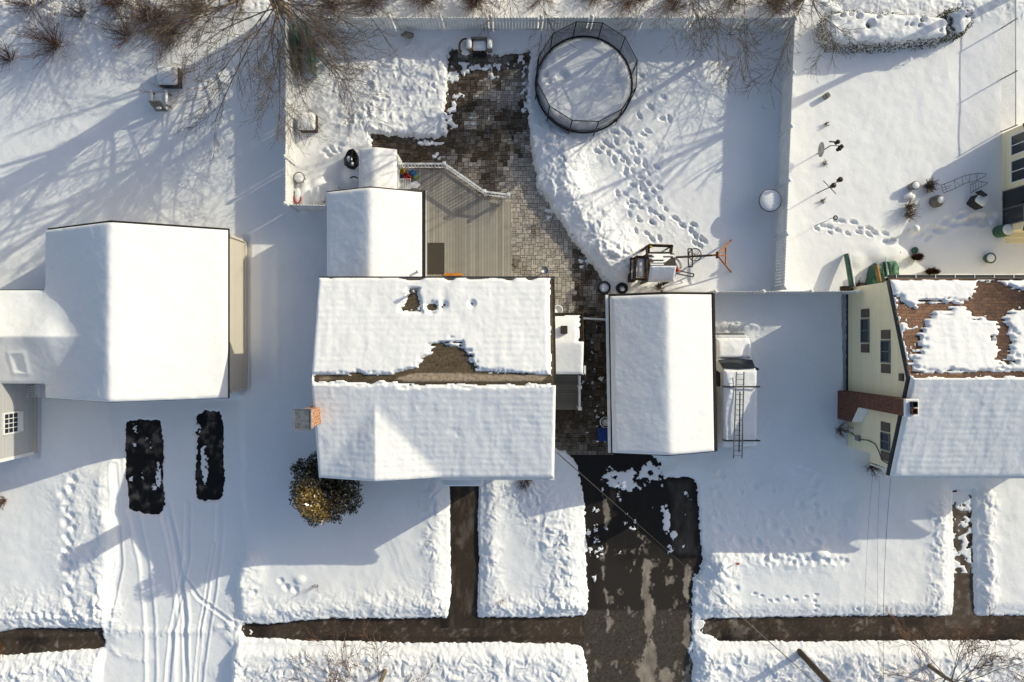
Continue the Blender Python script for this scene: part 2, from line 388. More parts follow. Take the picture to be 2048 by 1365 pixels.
# ================================================================== GROUND
CLEAR = {
 'patio': [(742,268),(800,272),(868,276),(893,270),(891,215),(896,150),(899,100),(925,92),(1000,112),(1060,100),(1052,190),(1060,290),(1074,372),(1112,430),(1150,490),(1196,545),(1208,580),(1222,590),(1222,905),(1112,896),(1090,640),(900,560),(840,380),(742,330)],
 'drive': [(1112,893),(1135,902),(1158,935),(1167,975),(1172,1010),(1176,1100),(1179,1222),(1170,1236),(1150,1242),(1152,1288),(1168,1306),(1177,1340),(1182,1420),(1382,1420),(1387,1340),(1384,1240),(1386,1160),(1402,1142),(1405,1115),(1399,1060),(1396,1000),(1393,968),(1378,957),(1330,960),(1318,950),(1330,935),(1300,912),(1225,903)],
 'walkL': [(480,1264),(488,1252),(520,1255),(600,1247),(660,1243),(900,1241),(1155,1240),(1155,1291),(1000,1287),(850,1289),(700,1285),(600,1284),(520,1278),(490,1278)],
 'walkR': [(1403,1246),(1430,1242),(1700,1238),(2120,1237),(2120,1284),(1900,1283),(1650,1285),(1440,1285),(1425,1275),(1402,1268)],
 'walkLL': [(-80,1276),(0,1270),(35,1262),(198,1261),(202,1298),(100,1308),(0,1314),(-80,1318)],
 'path': [(901,966),(955,966),(953,1040),(955,1120),(951,1245),(896,1245),(903,1180),(902,1060)],
 'pathR': [(1912,985),(1948,985),(1950,1150),(1952,1245),(1912,1245),(1916,1150)],
 'car1': [(250,846),(275,842),(313,846),(320,900),(318,960),(322,1010),(312,1030),(285,1028),(255,1018),(250,960),(247,900)],
 'car2': [(390,835),(405,826),(432,826),(440,850),(439,920),(443,960),(440,990),(432,1000),(405,1003),(391,996),(388,950),(392,900)],
 'wallgap': [(1690,590),(1698,590),(1698,785),(1692,790)],
}
g = .045
gx = np.arange(-28.5, 28.5+g/2, g); gy = np.arange(-19.6, 19.6+g/2, g)
X, Y = np.meshgrid(gx, gy, indexing='ij')
KP = S/33.75
PX = X*KP+1024; PY = 682.5-Y*KP
wx = (fbm(X*1.3, Y*1.3, 1, 3)-.5)*14; wy = (fbm(X*1.3+40, Y*1.3, 2, 3)-.5)*14
ex = (fbm(X*7, Y*7, 3, 3)-.5)*12
h = .26+.09*(fbm(X*.22, Y*.22, 4, 3)-.5)+.05*(fbm(X*.9, Y*.9, 5, 3)-.5)+.022*(fbm(X*2.6, Y*2.0, 66, 3)-.5)
qx = X+.35*(fbm(X*1.7, Y*1.7, 61, 3)-.5)*2; qy = Y+.35*(fbm(X*1.7+30, Y*1.7, 62, 3)-.5)*2
chunk = .9*np.abs(fbm(qx*1.5, qy*1.5, 6, 3)-.5)*2+.75*np.maximum(0, fbm(qx*4.2, qy*4.2, 7, 3, .6)-.47)+.8*np.maximum(0, fbm(qx*8.5+9, qy*8.5, 8, 2, .6)-.55)+.22*fbm(qx*10, qy*10, 63, 2)
chunk = chunk*(.35+1.25*fbm(X*.9, Y*.9, 64, 2))
# --- left driveway under thin snow
zd = sdf([(228,800),(236,930),(230,1050),(222,1180),(215,1262),(205,1262),(205,1310),(190,1420),(470,1420),(462,1310),(480,1262),(474,1180),(474,1130),(486,1110),(480,900),(478,800)], PX+wx*.5, PY+wy*.5)
low = 1-sstep(-4, 12, zd)
h = h*(1-low)+(.075+.02*fbm(X*3, Y*3, 9, 3))*low
# --- parking strip beside the garage
zp = sdf([(1420,655),(1530,655),(1560,800),(1545,940),(1700,1000),(1690,1085),(1410,1105),(1390,940),(1330,905)], PX+wx, PY+wy)
par = 1-sstep(-20, 30, zp)
h = h*(1-.55*par)+par*.08*(chunk*.6)
h += .05*np.exp(-((PX-1470)/70)**2)*np.exp(-((PY-645)/14)**2)*4*(.6+.6*chunk)     # ploughed heap before the van
# --- churned and shovelled snow
def band(line, w, amp, lump, base=0.):
    global h
    d = pdist(line, PX+wx, PY+wy); m = np.exp(-(d/w)**2)
    h += m*(amp*(.7+.6*fbm(X*1.1, Y*1.1, 11, 2))+lump*chunk)
band([(160,950),(165,1100),(175,1230)], 60, .12, .07)
band([(208,960),(206,1100),(200,1225)], 16, .10, .06)
band([(20,1225),(195,1235)], 40, .08, .16)
band([(478,1240),(700,1225),(890,1215)], 38, .10, .15)
band([(495,1125),(490,1210)], 26, .14, .12)
band([(872,1000),(880,1215)], 32, .05, .16)
band([(978,985),(976,1215)], 24, .04, .14)
band([(1060,985),(1110,1060),(1130,1130),(1120,1210)], 46, .10, .20)
band([(970,1225),(1160,1215)], 30, .08, .12)
band([(1430,1140),(1440,1230)], 34, .16, .22)
band([(1440,1125),(1650,1120)], 26, .06, .10)
band([(1470,1222),(1900,1222)], 22, .03, .06)
band([(1885,1030),(1880,1200)], 26, .06, .14)
band([(1976,1000),(1976,1215)], 18, .03, .16)
low2 = sstep(1288, 1310, PY+wy*.5)*(1-sstep(1160, 1200, PX)*(1-sstep(1370, 1400, PX)))*(1-low)
h += low2*(.10+.17*chunk)
band([(1410,1310),(1400,1400)], 24, .05, .15)
band([(480,1290),(470,1400)], 20, .12, .12)
# heap of cleared snow along the patio
d = pdist([(1105,300),(1140,380),(1195,465),(1245,535)], PX+wx, PY+wy)
h += np.exp(-(d/44)**2)*(.36+.30*chunk)
d = pdist([(1080,250),(1200,290),(1330,300),(1290,340)], PX+wx*2, PY+wy*2)
h += np.exp(-(d/30)**2)*.07*chunk
d = sdf([(715,140),(880,90),(892,265),(760,268),(700,250)], PX+wx*3, PY+wy*3)
h += (1-sstep(-10, 40, d))*(.03+.17*chunk)
d = pdist([(630,130),(680,200),(700,260)], PX, PY); h += np.exp(-(d/45)**2)*.10*chunk
d = pdist([(1390,130),(1460,130)], PX+wx*2, PY+wy*2); h += np.exp(-(d/45)**2)*.11*chunk
d = pdist([(40,560),(100,545)], PX, PY); h += .03*np.exp(-(d/20)**2)*chunk
h += sstep(60, 20, PY)*0.10*chunk + .08*np.exp(-((PX-150)/160)**2-((PY-60)/70)**2)*chunk
# soft ridge under the fence shadow of the side yard, and wind ripples there
for xx, a in ((523,.05),(541,-.03),(556,.03)):
    h += a*np.exp(-((PX+wx*.3-xx)/7)**2)*sstep(470,560,PY)*(1-sstep(700,800,PY))
# mounds
def mound(cx, cy, rx, ry, a):
    global h
    h += a*np.exp(-(((PX-cx)/rx)**2+((PY-cy)/ry)**2)**1.6)
mound(640,385,20,28,.35); mound(612,395,12,26,.35); mound(668,395,14,26,.3); mound(714,352,22,20,.35)
mound(1450,650,70,10,.08); mound(1640,1105,14,10,.22); mound(1325,575,60,12,.15)
mound(1710,520,18,14,.10); mound(1770,505,45,20,.18); mound(600,1160,10,8,.1)
# --- tyre tracks
def track(line, w=7, depth=.045, rough=.02):
    global h
    d = pdist(line, PX+wx*.25, PY)
    near = d < 30
    dd = d[near]
    h[near] += -depth*np.exp(-(dd/w)**4)*(.8+rough*8*fbm(X[near]*9, Y[near]*9, 14, 2))+.03*np.exp(-((dd-w*1.5)/(w*.35))**2)
for ln, w in (([(262,1025),(285,1130),(297,1240),(300,1400)],8),([(325,1015),(352,1130),(362,1240),(358,1400)],9),([(336,1040),(350,1110),(366,1230),(370,1400)],5),
              ([(372,1010),(370,1120),(358,1180),(342,1262),(330,1400)],5),([(437,1000),(434,1090),(420,1200),(405,1290),(392,1400)],6),([(425,1090),(412,1180),(398,1262),(385,1400)],3)):
    track(ln, w)
track([(228,930),(232,1050),(237,1130),(225,1200),(212,1262)], 5, .06)
track([(366,1160),(395,1200),(430,1225),(472,1252)], 4, .05)
band([(205,1262),(300,1268),(400,1262),(478,1258)], 10, .02, .10)
band([(215,1300),(280,1325),(300,1320)], 8, .0, .08)
# --- footprints
d = pdist([(1200,270),(1270,330),(1290,400),(1320,440),(1380,480)], PX, PY); h += np.exp(-(d/34)**2)*.07*(chunk-.25)
def foot(pts, L=7., W=3.6, depth=.12, ang=None, seed=0):
    rs = random.Random(seed)
    for (cx, cy) in pts:
        cx += rs.uniform(-2.5, 2.5); cy += rs.uniform(-2.5, 2.5); sz_ = rs.uniform(.75, 1.2)
        a = (rs.uniform(.2, 1.4) if ang is None else ang+rs.uniform(-.35, .35))
        wxm = (cx-1024)/KP; wym = (682.5-cy)/KP
        i0, i1 = np.searchsorted(gx, [wxm-.7, wxm+.7]); j0, j1 = np.searchsorted(gy, [wym-.7, wym+.7])
        if i1 <= i0 or j1 <= j0: continue
        sx = PX[i0:i1, j0:j1]-cx; sy = PY[i0:i1, j0:j1]-cy
        u = sx*math.cos(a)+sy*math.sin(a); v = -sx*math.sin(a)+sy*math.cos(a)
        q = ((u+.25*v*np.sin(u*.6))/(L*sz_))**2+((v+.8*np.sin(u*.9+cx))/(W*sz_))**2+.35*(fbm(X[i0:i1, j0:j1]*9, Y[i0:i1, j0:j1]*9, 65, 2)-.5)
        q = np.maximum(q, 0)
        h[i0:i1, j0:j1] += -depth*rs.uniform(.7, 1.15)*np.exp(-q**1.5)+.010*np.exp(-((np.sqrt(q)-1.6)/.5)**2)
def cv(l, k, ox, oy): return [(x/k+ox, y/k+oy) for x, y in l]
foot(cv([(880,775),(850,797),(960,708),(1000,712),(895,635),(885,545),(845,458),(790,895),(715,950),(755,960),(690,840),(660,790),(830,690),(760,790),(640,920),(600,880),(570,900),(780,1100),(830,1130),(875,1085),(950,1110),(910,1140),(870,1175),(945,1185),(800,1195),(840,1230),(985,1250),(920,1260),(1040,1295),(955,1295),(825,1305),(900,1320),(1085,1340),(1145,1335),(770,1190),(735,1150),(690,1160),(815,955),(860,985),(930,1000),(700,900),(740,930),(620,840),(650,870),(690,790),(730,760),(670,950),(830,1060),(780,1010)],2.968,1000,0), 6.8, 3.2, .16, None, 1)
foot(cv([(820,30),(900,40),(955,20),(1040,18),(1085,70),(1145,60),(1135,100),(1165,120),(1190,140),(1215,150),(945,135),(895,140),(865,110),(810,90),(1150,165),(1185,185)],2.968,1000,430), 7.2, 3.4, .16, None, 2)
foot(cv([(545,35),(580,45),(640,45),(510,70),(465,75),(560,85),(610,105),(680,75),(730,80),(680,105),(735,110),(775,100),(830,115),(845,155),(885,155),(515,105),(425,75)],2.968,1488,430), 6.6, 3.2, .14, .35, 3)
foot(cv([(640,700),(740,710),(800,640),(910,690),(1000,650),(1090,710),(480,795),(570,790),(320,860),(430,875),(1150,650)],5.687,1780,320), 13, 6, .13, -.3, 4)
foot(cv([(480,880),(520,895),(460,930),(500,910),(440,905),(540,870)],2.968,500,0), 7, 4, .12, .4, 5)
foot([(560,1160),(572,1175),(592,1178),(508,1185),(1470,1175)], 6, 5, .12, None, 6)
foot(cv([(60,870),(100,885),(150,910),(185,900),(230,890),(290,905),(345,885),(410,870),(395,910),(405,935),(390,970),(640,960)],2.814,1488,880), 4.5, 2.6, .09, .3, 7)
foot([(1523,140),(1530,150),(1540,160),(1545,165),(1538,185),(1528,215)], 5, 3, .08, .5, 8)
foot([(1125,152)], 15, 12, .22, 0, 9)
foot([(860,390+k*18+random.uniform(-6,6)) for k in range(0)], 6, 4, .1)
rs = random.Random(21)
foot([(rs.uniform(1250,1300), rs.uniform(280,470)) for k in range(14)], 7, 4, .11, None, 11)
foot([(rs.uniform(1520,1590), 1116+rs.uniform(-8,8)) for k in range(16)]+[(rs.uniform(1590,1700), 1120+rs.uniform(-6,6)) for k in range(14)], 5, 6, .07, None, 12)
foot([(rs.uniform(1420,1660), rs.uniform(940,1090)) for k in range(30)], 9, 6, .05, None, 13)
foot([(rs.uniform(10,180), rs.uniform(1240,1250)) for k in range(8)], 9, 6, .08, None, 14)
foot([(140+rs.uniform(-12,12), y) for y in range(960,1230,14)], 8, 7, .10, None, 15)
foot([(25+k*16, 1228+rs.uniform(-5,5)) for k in range(10)], 7, 5, .08, None, 16)
foot([(1130+k*70+rs.uniform(-20,20), 150+rs.uniform(-10,60)) for k in range(4)], 6, 4, .06, None, 17)
# --- melt gaps against walls
for poly in ([(486,478),(494,478),(494,782),(486,782)], [(66,795),(74,795),(74,912),(66,912)]):
    d = sdf(poly, PX, PY+wy*.2); h *= .35+.65*sstep(0, 10, d)
# --- cut the cleared surfaces out
SD = {}
for k, poly in CLEAR.items():
    rough = {'patio': 1.0, 'drive': .8, 'car1': .55, 'car2': .7, 'path': .35, 'pathR': .4, 'wallgap': .5}.get(k, .55)
    d = sdf(poly, PX+wx*.35*rough, PY+wy*.35*rough)+ex*rough
    SD[k] = d
    if k in ('path', 'pathR', 'walkL', 'walkR', 'walkLL', 'drive'): h *= .50+.50*sstep(2, 34, d)
    cl = sstep(-1.0, 7.0, d)
    h = np.where(d < -1, -.06, -.06*(1-cl)+h*cl)
# --- left-over snow on the cleared ground
def patch(cx, cy, rx, ry, thr, sc=2.6, seed=30, hh=.05):
    global h
    e = np.exp(-(((PX-cx)/rx)**2+((PY-cy)/ry)**2)**2)
    n = fbm(X*sc, Y*sc, seed, 4)
    a = ((n-thr)-(1-e)*.7)*3
    h = np.maximum(h, np.where(a > 0, np.minimum(hh, a*.25)+.012, -.06))
patch(1245,962,52,26,.45,3.4,31); patch(1290,945,62,26,.47,3.2,32); patch(1265,975,22,14,.42,5,33); patch(1335,1045,8,34,.22,6,34); patch(1350,1074,8,14,.30,7,35)
patch(1360,935,60,26,.42,3,36); patch(1400,1205,14,80,.36,5,38); patch(1402,1260,12,34,.33,5,39)
patch(1390,1310,14,30,.42,5,40)
patch(405,930,9,50,.33,4,41); patch(392,862,8,16,.36,5,42); patch(312,955,8,34,.44,5,43); patch(285,870,30,20,.66,6,44)
patch(493,1268,16,10,.46,6,45)
for k in range(24): patch(rs.uniform(1160,1218), rs.uniform(650,890), 9, 9, .56, 9, 50+k, .03)
patch(905,230,16,44,.42,4.5,80,.06); patch(945,240,18,12,.46,5,81); patch(915,190,26,16,.46,5,82); patch(935,130,34,26,.47,5,83,.06); patch(985,130,60,12,.44,6,84,.06)
patch(1040,130,26,30,.46,5,85,.06); patch(1050,200,12,60,.50,6,86); patch(860,283,40,10,.47,6,87); patch(875,310,20,12,.52,6,88); patch(985,150,20,10,.5,7,89)
patch(1100,410,14,40,.5,6,90); patch(1170,520,16,30,.5,6,91); patch(1066,330,9,40,.5,6,92); patch(905,150,20,30,.5,6,93)
for k in range(34): patch(rs.uniform(1185, 1385), rs.uniform(925, 1120), rs.uniform(5, 12), rs.uniform(5, 14), .53, 8, 130+k, .03)
for k in range(6): patch(1178+rs.uniform(0, 16), rs.uniform(960, 1230), 7, 14, .50, 8, 170+k, .04)
for k in range(10): patch(rs.uniform(255, 318), rs.uniform(850, 1020), 7, 12, .54, 8, 190+k, .03)
# worn snow on the right-hand path
dR = (PX > 1900) & (PX < 1958) & (PY > 985) & (PY < 1150)
n = fbm(X*3.6, Y*3.6, 95, 3)
h = np.where(dR & (n > .50) & (h < .02), .02+.10*(n-.49), h)
n2 = fbm(X*2.2, Y*2.2, 96, 4)
h = np.where((SD['pathR'] < 3) & (PY < 1012) & (PY > 980) & (n2 > .46), .03+.1*(n2-.46), h)
# collar of snow fading to the ground sheet at the border of the modelled lot
nx, ny = X.shape
V = np.stack([X, Y, h], -1).reshape(-1, 3)
B = 900.
bx = [gx[0], gx[-1]]; by = [gy[0], gy[-1]]
n0 = len(V)
ring_out = np.array([(-B,-B,.3),(B,-B,.3),(B,B,.3),(-B,B,.3)]); ring_in = np.array([(bx[0],by[0],.3),(bx[1],by[0],.3),(bx[1],by[1],.3),(bx[0],by[1],.3)])
EV = np.concatenate([ring_out, ring_in]); EF = np.array([(n0+i, n0+(i+1) % 4, n0+4+(i+1) % 4, n0+4+i) for i in range(4)])
snow = grid_mesh('snow_ground', V, nx, ny, M['snow'], None, True, None, (EV, EF)); tag(snow, kind='structure')
def snow_z(px, py):
    x = (px-1024)/KP; y = (682.5-py)/KP
    i = int(np.clip(np.searchsorted(gx, x), 0, nx-1)); j = int(np.clip(np.searchsorted(gy, y), 0, ny-1))
    return max(0., float(h[i, j]))
mb = MB(); mb.add([(-B,-B,-.10),(B,-B,-.10),(B,B,-.10),(-B,B,-.10)], [(0,1,2,3)]); tag(mb.build('ground', M['soil']), kind='structure')

def sheet(name, poly, z, m, st, fn):
    """paved sheet over the bounding box of a pixel polygon, with stain attributes"""
    p = np.array(poly, float); x0, y0 = p.min(0)-16; x1, y1 = p.max(0)+16
    ax = np.arange((x0-1024)/KP, (x1-1024)/KP, st); ay = np.arange((682.5-y1)/KP, (682.5-y0)/KP, st)
    xx, yy = np.meshgrid(ax, ay, indexing='ij')
    at = fn(xx, yy, xx*KP+1024, 682.5-yy*KP)
    o = grid_mesh(name, np.stack([xx, yy, np.full(xx.shape, z)], -1).reshape(-1, 3), len(ax), len(ay), m, None, False, at)
    return tag(o, kind='structure')
def st_drive(x, y, px, py):
    a = fbm(x*5, y*2.2, 101, 4); w = (fbm(x*1.2, y*1.2, 102, 3)-.5)*26
    col = lambda cx, wd, y0, y1: np.exp(-((px+w-cx)/wd)**2)*sstep(y0-20, y0+20, py)*(1-sstep(y1-20, y1+20, py))
    s = 1.1*col(1300,13,1120,1420)+.75*col(1213,6,985,1280)+.9*col(1218,8,985,1050)+.9*col(1380,9,1130,1420)+.8*col(1290,34,1310,1420)+.7*col(1345,26,1335,1420)+.8*col(1345,28,1128,1175)+.75*col(1265,20,1110,1160)+.5*col(1190,10,1225,1290)+.6*col(1282,12,1040,1110)+.5*col(1330,10,1040,1080)
    br_ = fbm(x*2.4, y*2.0, 104, 4, .65); br2 = fbm(x*10, y*7, 105, 4, .7)
    s = np.clip((s*(.1+1.5*br_)+.55*(br2-.5)*np.clip(s*2, 0, 1)-.53)*7, 0, 1)*(.18+.85*a)
    newer = sstep(1221, 1229, py)*.16*fbm(x*14, y*14, 103, 2)           # older, paler apron by the street
    dry = (1-sstep(-8, 6, sdf([(1340,965),(1385,965),(1392,1060),(1398,1112),(1352,1112),(1345,1050)], px+w*.6, py)))*.20*(.5+a)
    wet = np.clip(1-sstep(1060, 1180, py+w*2)*.85-.5*a, 0, 1)*.8
    wet = np.maximum(wet, np.exp(-((px-1185)/14)**2)*.4*(1-sstep(1220, 1225, py)))
    s = np.maximum(s, np.clip((br_-.66)*5+(br2-.5), 0, .5)*sstep(1040, 1120, py))
    return dict(salt=np.clip(np.maximum(s, np.maximum(newer, dry)), 0, 1), wet=wet*(1-sstep(.1, .5, s)))
sheet('driveway', CLEAR['drive'], 0., M['asphalt'], .04, st_drive)
def st_walk(x, y, px, py):
    a = fbm(x*3, y*3, 111, 4)
    e = np.exp(-((px-1452)/90)**2)
    a2 = fbm(x*9, y*9, 113, 4, .7)
    return dict(salt=np.clip((a*.7+a2*.4-.68+.12*e)*5, 0, .6)+.12*(a2 > .6), wet=np.clip((fbm(x*.8, y*.8, 112, 3)-.45)*2.2, 0, .8)+np.clip(1-np.abs(py-1282)/8, 0, 1)*.3)
for k in ('walkL', 'walkR', 'walkLL'):
    sheet('sidewalk', CLEAR[k], .004, M['walk'], .08, st_walk)
sheet('footpath', CLEAR['path'], .008, M['walk'], .06, lambda x, y, px, py: dict(salt=np.clip((fbm(x*4, y*1.5, 115, 4)-.5)*1.6, 0, .5), wet=.35+.5*np.clip(np.abs(px-928)/28-.45, 0, 1)))
sheet('footpath', CLEAR['pathR'], .008, M['walk'], .06, lambda x, y, px, py: dict(salt=.10+np.clip((fbm(x*4, y*4, 116, 4)-.45)*1.2, 0, .5), wet=0*px))
def st_car(x, y, px, py):
    a = fbm(x*2.2, y*2.2, 118, 4)
    b = fbm(x*6, y*4, 119, 4, .65)
    return dict(salt=np.clip((a*.6+b*.5-.55)*1.5, 0, .30), wet=np.clip(1.25-(a*.6+b*.5-.35)*2.8, 0, 1))
sheet('driveway', CLEAR['car1'], 0., M['asphalt'], .06, st_car); sheet('driveway', CLEAR['car2'], 0., M['asphalt'], .06, st_car)

# --- patio: every stone of the random ashlar bond stands proud of a dark bed
def patio():
    x0, x1, y0, y1 = (735-1024)/KP, (1232-1024)/KP, (682.5-912)/KP, (682.5-82)/KP
    c = .108; nxx = int((x1-x0)/c); nyy = int((y1-y0)/c); used = [[False]*nyy for _ in range(nxx)]
    rs = random.Random(5); mb = MB(); tint = []; wet = []; sizes = [(2,2),(2,2),(2,1),(1,2),(3,2),(2,3),(1,1),(3,2),(2,3)]
    wn = VN(201); wn2 = VN(202); A = np.array
    poly = np.array(CLEAR['patio'], float)
    for i in range(nxx):
        for j in range(nyy):
            if used[i][j]: continue
            for (w, d) in rs.sample(sizes, 5)+[(1, 1)]:
                if i+w <= nxx and j+d <= nyy and not any(used[i+a][j+b] for a in range(w) for b in range(d)): break
            for a in range(w):
                for b in range(d): used[i+a][j+b] = True
            ax, ay = x0+i*c+.006, y0+j*c+.006; bx_, by_ = x0+(i+w)*c-.006, y0+(j+d)*c-.006
            cx, cy = (ax+bx_)/2, (ay+by_)/2; px = cx*KP+1024; py = 682.5-cy*KP
            if float(sdf(poly, A([px]), A([py]))[0]) > 24: continue
            z = .018+rs.uniform(0, .008); e = .006
            mb.add([(ax,ay,0),(bx_,ay,0),(bx_,by_,0),(ax,by_,0),(ax+e,ay+e,z),(bx_-e,ay+e,z),(bx_-e,by_-e,z),(ax+e,by_-e,z)], [(4,5,6,7),(0,1,5,4),(1,2,6,5),(2,3,7,6),(3,0,4,7)])
            t = rs.random()
            n = .6*float(wn(A([cx*.9]), A([cy*.9]))[0])+.4*float(wn2(A([cx*2.7]), A([cy*2.7]))[0])
            up = min(1, max(0, (440-py)/130)); lf = min(1, max(0, (960-px)/100))*up
            al = 1. if (py > 640) else 0.; n += .10*(rs.random()-.5)
            wv = min(1, max(0, (n-.60+.36*up+.25*lf+.40*al)*4)); 
            if al: wv = max(wv, .75*(rs.random() > .1))
            if px > 1150 and py > 500: wv = max(wv, min(1, (n-.3)*3))
            wv = min(1, wv*rs.uniform(.75, 1.0)+(.8 if rs.random() < .012 else 0))
            tint += [t]*5; wet += [wv]*5
    o = mb.build('patio_paving', M['paver'], None, False, attrs={'tint': tint, 'wet': wet}); tag(o, kind='structure')
    m2 = MB(); m2.add([(x0,y0,.002),(x1,y0,.002),(x1,y1,.002),(x0,y1,.002)], [(0,1,2,3)]); tag(m2.build('patio_bed', M['joint']), kind='structure')
patio()
# ================================================================== BUILDINGS
def smax(a, b, k=.12):
    d = np.abs(a-b); return np.maximum(a, b)+np.maximum(k-d, 0)**2/(4*k)
def gable_f(c, half, ze, zr, axis):
    """roof height: ridge along `axis` at across-coordinate c"""
    soft = lambda d: np.sqrt(d*d+(0. if np.ndim(d) < 2 or d.shape[0] < 6 else .16)**2)     # snow rounds the ridge over
    if axis == 'x': return lambda x, y: zr-(zr-ze)*soft(y-c)/half
    return lambda x, y: zr-(zr-ze)*soft(x-c)/half
def snow_cap(parent, x0, x1, y0, y1, f, t=.17, rot=0., st=.06, bare=None, edges='lrbt', seed=1, amp=.03, rip=0., rw=.16, extra=None, name='roof_snow', m=None):
    xs = np.linspace(x0, x1, max(3, int((x1-x0)/st)+1)); ys = np.linspace(y0, y1, max(3, int((y1-y0)/st)+1))
    # extra lines near the border for a crisp rounded edge
    def dens(a, lo, hi):
        e = np.array([0, .012, .03, .055]); return np.unique(np.concatenate([a, lo+e, hi-e]))
    xs = dens(xs, x0, x1); ys = dens(ys, y0, y1)
    x, y = np.meshgrid(xs, ys, indexing='ij')
    cx, cy = (x0+x1)/2, (y0+y1)/2
    ca, sa = math.cos(rot), math.sin(rot)
    wx_ = cx+(x-cx)*ca-(y-cy)*sa; wy_ = cy+(x-cx)*sa+(y-cy)*ca
    d = np.full(x.shape, 9.)
    wob = (fbm(x*2.5, y*2.5, seed+3, 3)-.5)*.05
    if 'l' in edges: d = np.minimum(d, x-x0)
    if 'r' in edges: d = np.minimum(d, x1-x)
    if 'b' in edges: d = np.minimum(d, y-y0)
    if 't' in edges: d = np.minimum(d, y1-y)
    d = np.where(d > .02, np.maximum(.02, d+wob), d)
    q = np.clip(d/rw, 0, 1); prof = np.sqrt(np.clip(1-(1-q)**2, 0, 1))
    th = t*(.9+.2*fbm(x*.5, y*.5, seed, 2))*prof+amp*(fbm(x*1.6, y*1.6, seed+1, 4)-.5)*prof
    th = th+.014*(fbm(x*6, y*6, seed+7, 3)-.5)*prof
    z = f(x, y)
    if rip: th = th+rip*prof*(2.2*fbm(x*1.1, y*1.1, seed+5, 3)-.5)*np.sin(y*2*math.pi/.26+2.5*fbm(x*.6, y*.6, seed+6, 2))+rip*6*prof*(fbm(x*2.6, y*2.6, seed+8, 3)-.5)+rip*5*prof*(fbm(x*4, y*.7, seed+9, 2)-.5)
    if extra is not None:
        k = S/(H-z-t); th = th+extra(x, y, wx_*k+1024, 682.5-wy_*k)*prof
    if bare is not None:
        k = S/(H-z-t*.5); b = bare(x, y, wx_*k+1024, 682.5-wy_*k)     # >0 bare, in photo pixels
        c = sstep(0., 9., -b)
        th = np.where(b > 0, -.05, th*(.22+.78*c))
    out = np.where(d < 1e-6, f(x, y)-.02, z+th)
    V = np.stack([wx_, wy_, out], -1).reshape(-1, 3)
    return grid_mesh(name, V, len(xs), len(ys), m or M['roofsnow'], parent, True)
def roof_deck(parent, x0, x1, y0, y1, f, m, rot=0., xs=None, ys=None, th=.12, dry=None, name='roof'):
    xs = np.array(xs if xs is not None else [x0, x1]); ys = np.array(ys if ys is not None else [y0, y1])
    x, y = np.meshgrid(xs, ys, indexing='ij'); cx, cy = (x0+x1)/2, (y0+y1)/2
    ca, sa = math.cos(rot), math.sin(rot)
    wx_ = cx+(x-cx)*ca-(y-cy)*sa; wy_ = cy+(x-cx)*sa+(y-cy)*ca
    z = f(x, y); nx_, ny_ = x.shape; n = nx_*ny_
    top = np.stack([wx_, wy_, z], -1).reshape(-1, 3); bot = np.stack([wx_, wy_, z-th], -1).reshape(-1, 3)
    idx = np.arange(n).reshape(nx_, ny_)
    i, j = np.meshgrid(np.arange(nx_-1), np.arange(ny_-1), indexing='ij')
    a = idx[i, j].ravel(); F = [np.stack([a+n, a+n+1, a+n+ny_+1, a+n+ny_], 1)]
    def side(l): l = np.array(l); F.append(np.stack([l[1:], l[:-1], l[:-1]+n, l[1:]+n], 1))
    side(idx[:, 0][::-1]); side(idx[:, -1]); side(idx[0, :]); side(idx[-1, :][::-1])
    off = np.array(root_of(parent).location)
    at = None
    if dry is not None:
        k = S/(H-z); v = dry(wx_*k+1024, 682.5-wy_*k); at = {'dry': np.concatenate([v.ravel(), v.ravel()])}
    return grid_mesh(name, top, nx_, ny_, m, parent, False, at, (bot-off, np.concatenate(F)))
def walls(parent, x0, x1, y0, y1, ze, zr, axis, m, rot=0., cen=None, zb=-.05, name='wall'):
    mb = MB()
    if axis == 'x': c = (y0+y1)/2; mb.extr([(y0, zb), (y1, zb), (y1, ze), (c, zr), (y0, ze)], x0, x1, 'x')
    else: c = (x0+x1)/2; mb.extr([(x0, zb), (x1, zb), (x1, ze), (c, zr), (x0, ze)], y0, y1, 'y')
    return mb.build(name, m, parent, rot=rot, cen=cen or ((x0+x1)/2, (y0+y1)/2, 0))
def rim(parent, x0, x1, y0, y1, ze, zr, axis, m, rot=0., w=.035, hh=.16, drop=.1, name='fascia'):
    """fascia and rake boards just outside the roof edge"""
    mb = MB(); c = (x0+x1)/2 if axis == 'y' else (y0+y1)/2
    if axis == 'y':
        for a in (y0-w, y1):
            mb.extr([(x0-w, ze-drop-hh/2), (c, zr-drop-hh/2), (x1+w, ze-drop-hh/2), (x1+w, ze-drop+hh/2), (c, zr-drop+hh/2), (x0-w, ze-drop+hh/2)], a, a+w, 'y')
        for a in (x0-w, x1): mb.box2((a, y0, ze-drop-hh/2), (a+w, y1, ze-drop+hh/2))
    else:
        for a in (x0-w, x1):
            mb.extr([(y0-w, ze-drop-hh/2), (c, zr-drop-hh/2), (y1+w, ze-drop-hh/2), (y1+w, ze-drop+hh/2), (c, zr-drop+hh/2), (y0-w, ze-drop+hh/2)], a, a+w, 'x')
        for a in (y0-w, y1): mb.box2((x0, a, ze-drop-hh/2), (x1, a+w, ze-drop+hh/2))
    return mb.build(name, m, parent, rot=rot, cen=((x0+x1)/2, (y0+y1)/2, 0))
def poly_sd(poly, px, py, amp=5., row=6., seed=301):
    """ragged bare patch: steps follow the shingle courses"""
    n = VN(seed); ry = np.floor(py/row)
    j = (n(px*.05, ry*3.73)-.5)*2.6*amp+(n(px*.22, ry*5.31+9)-.5)*1.2*amp
    return -(sdf(poly, px, py)+j)

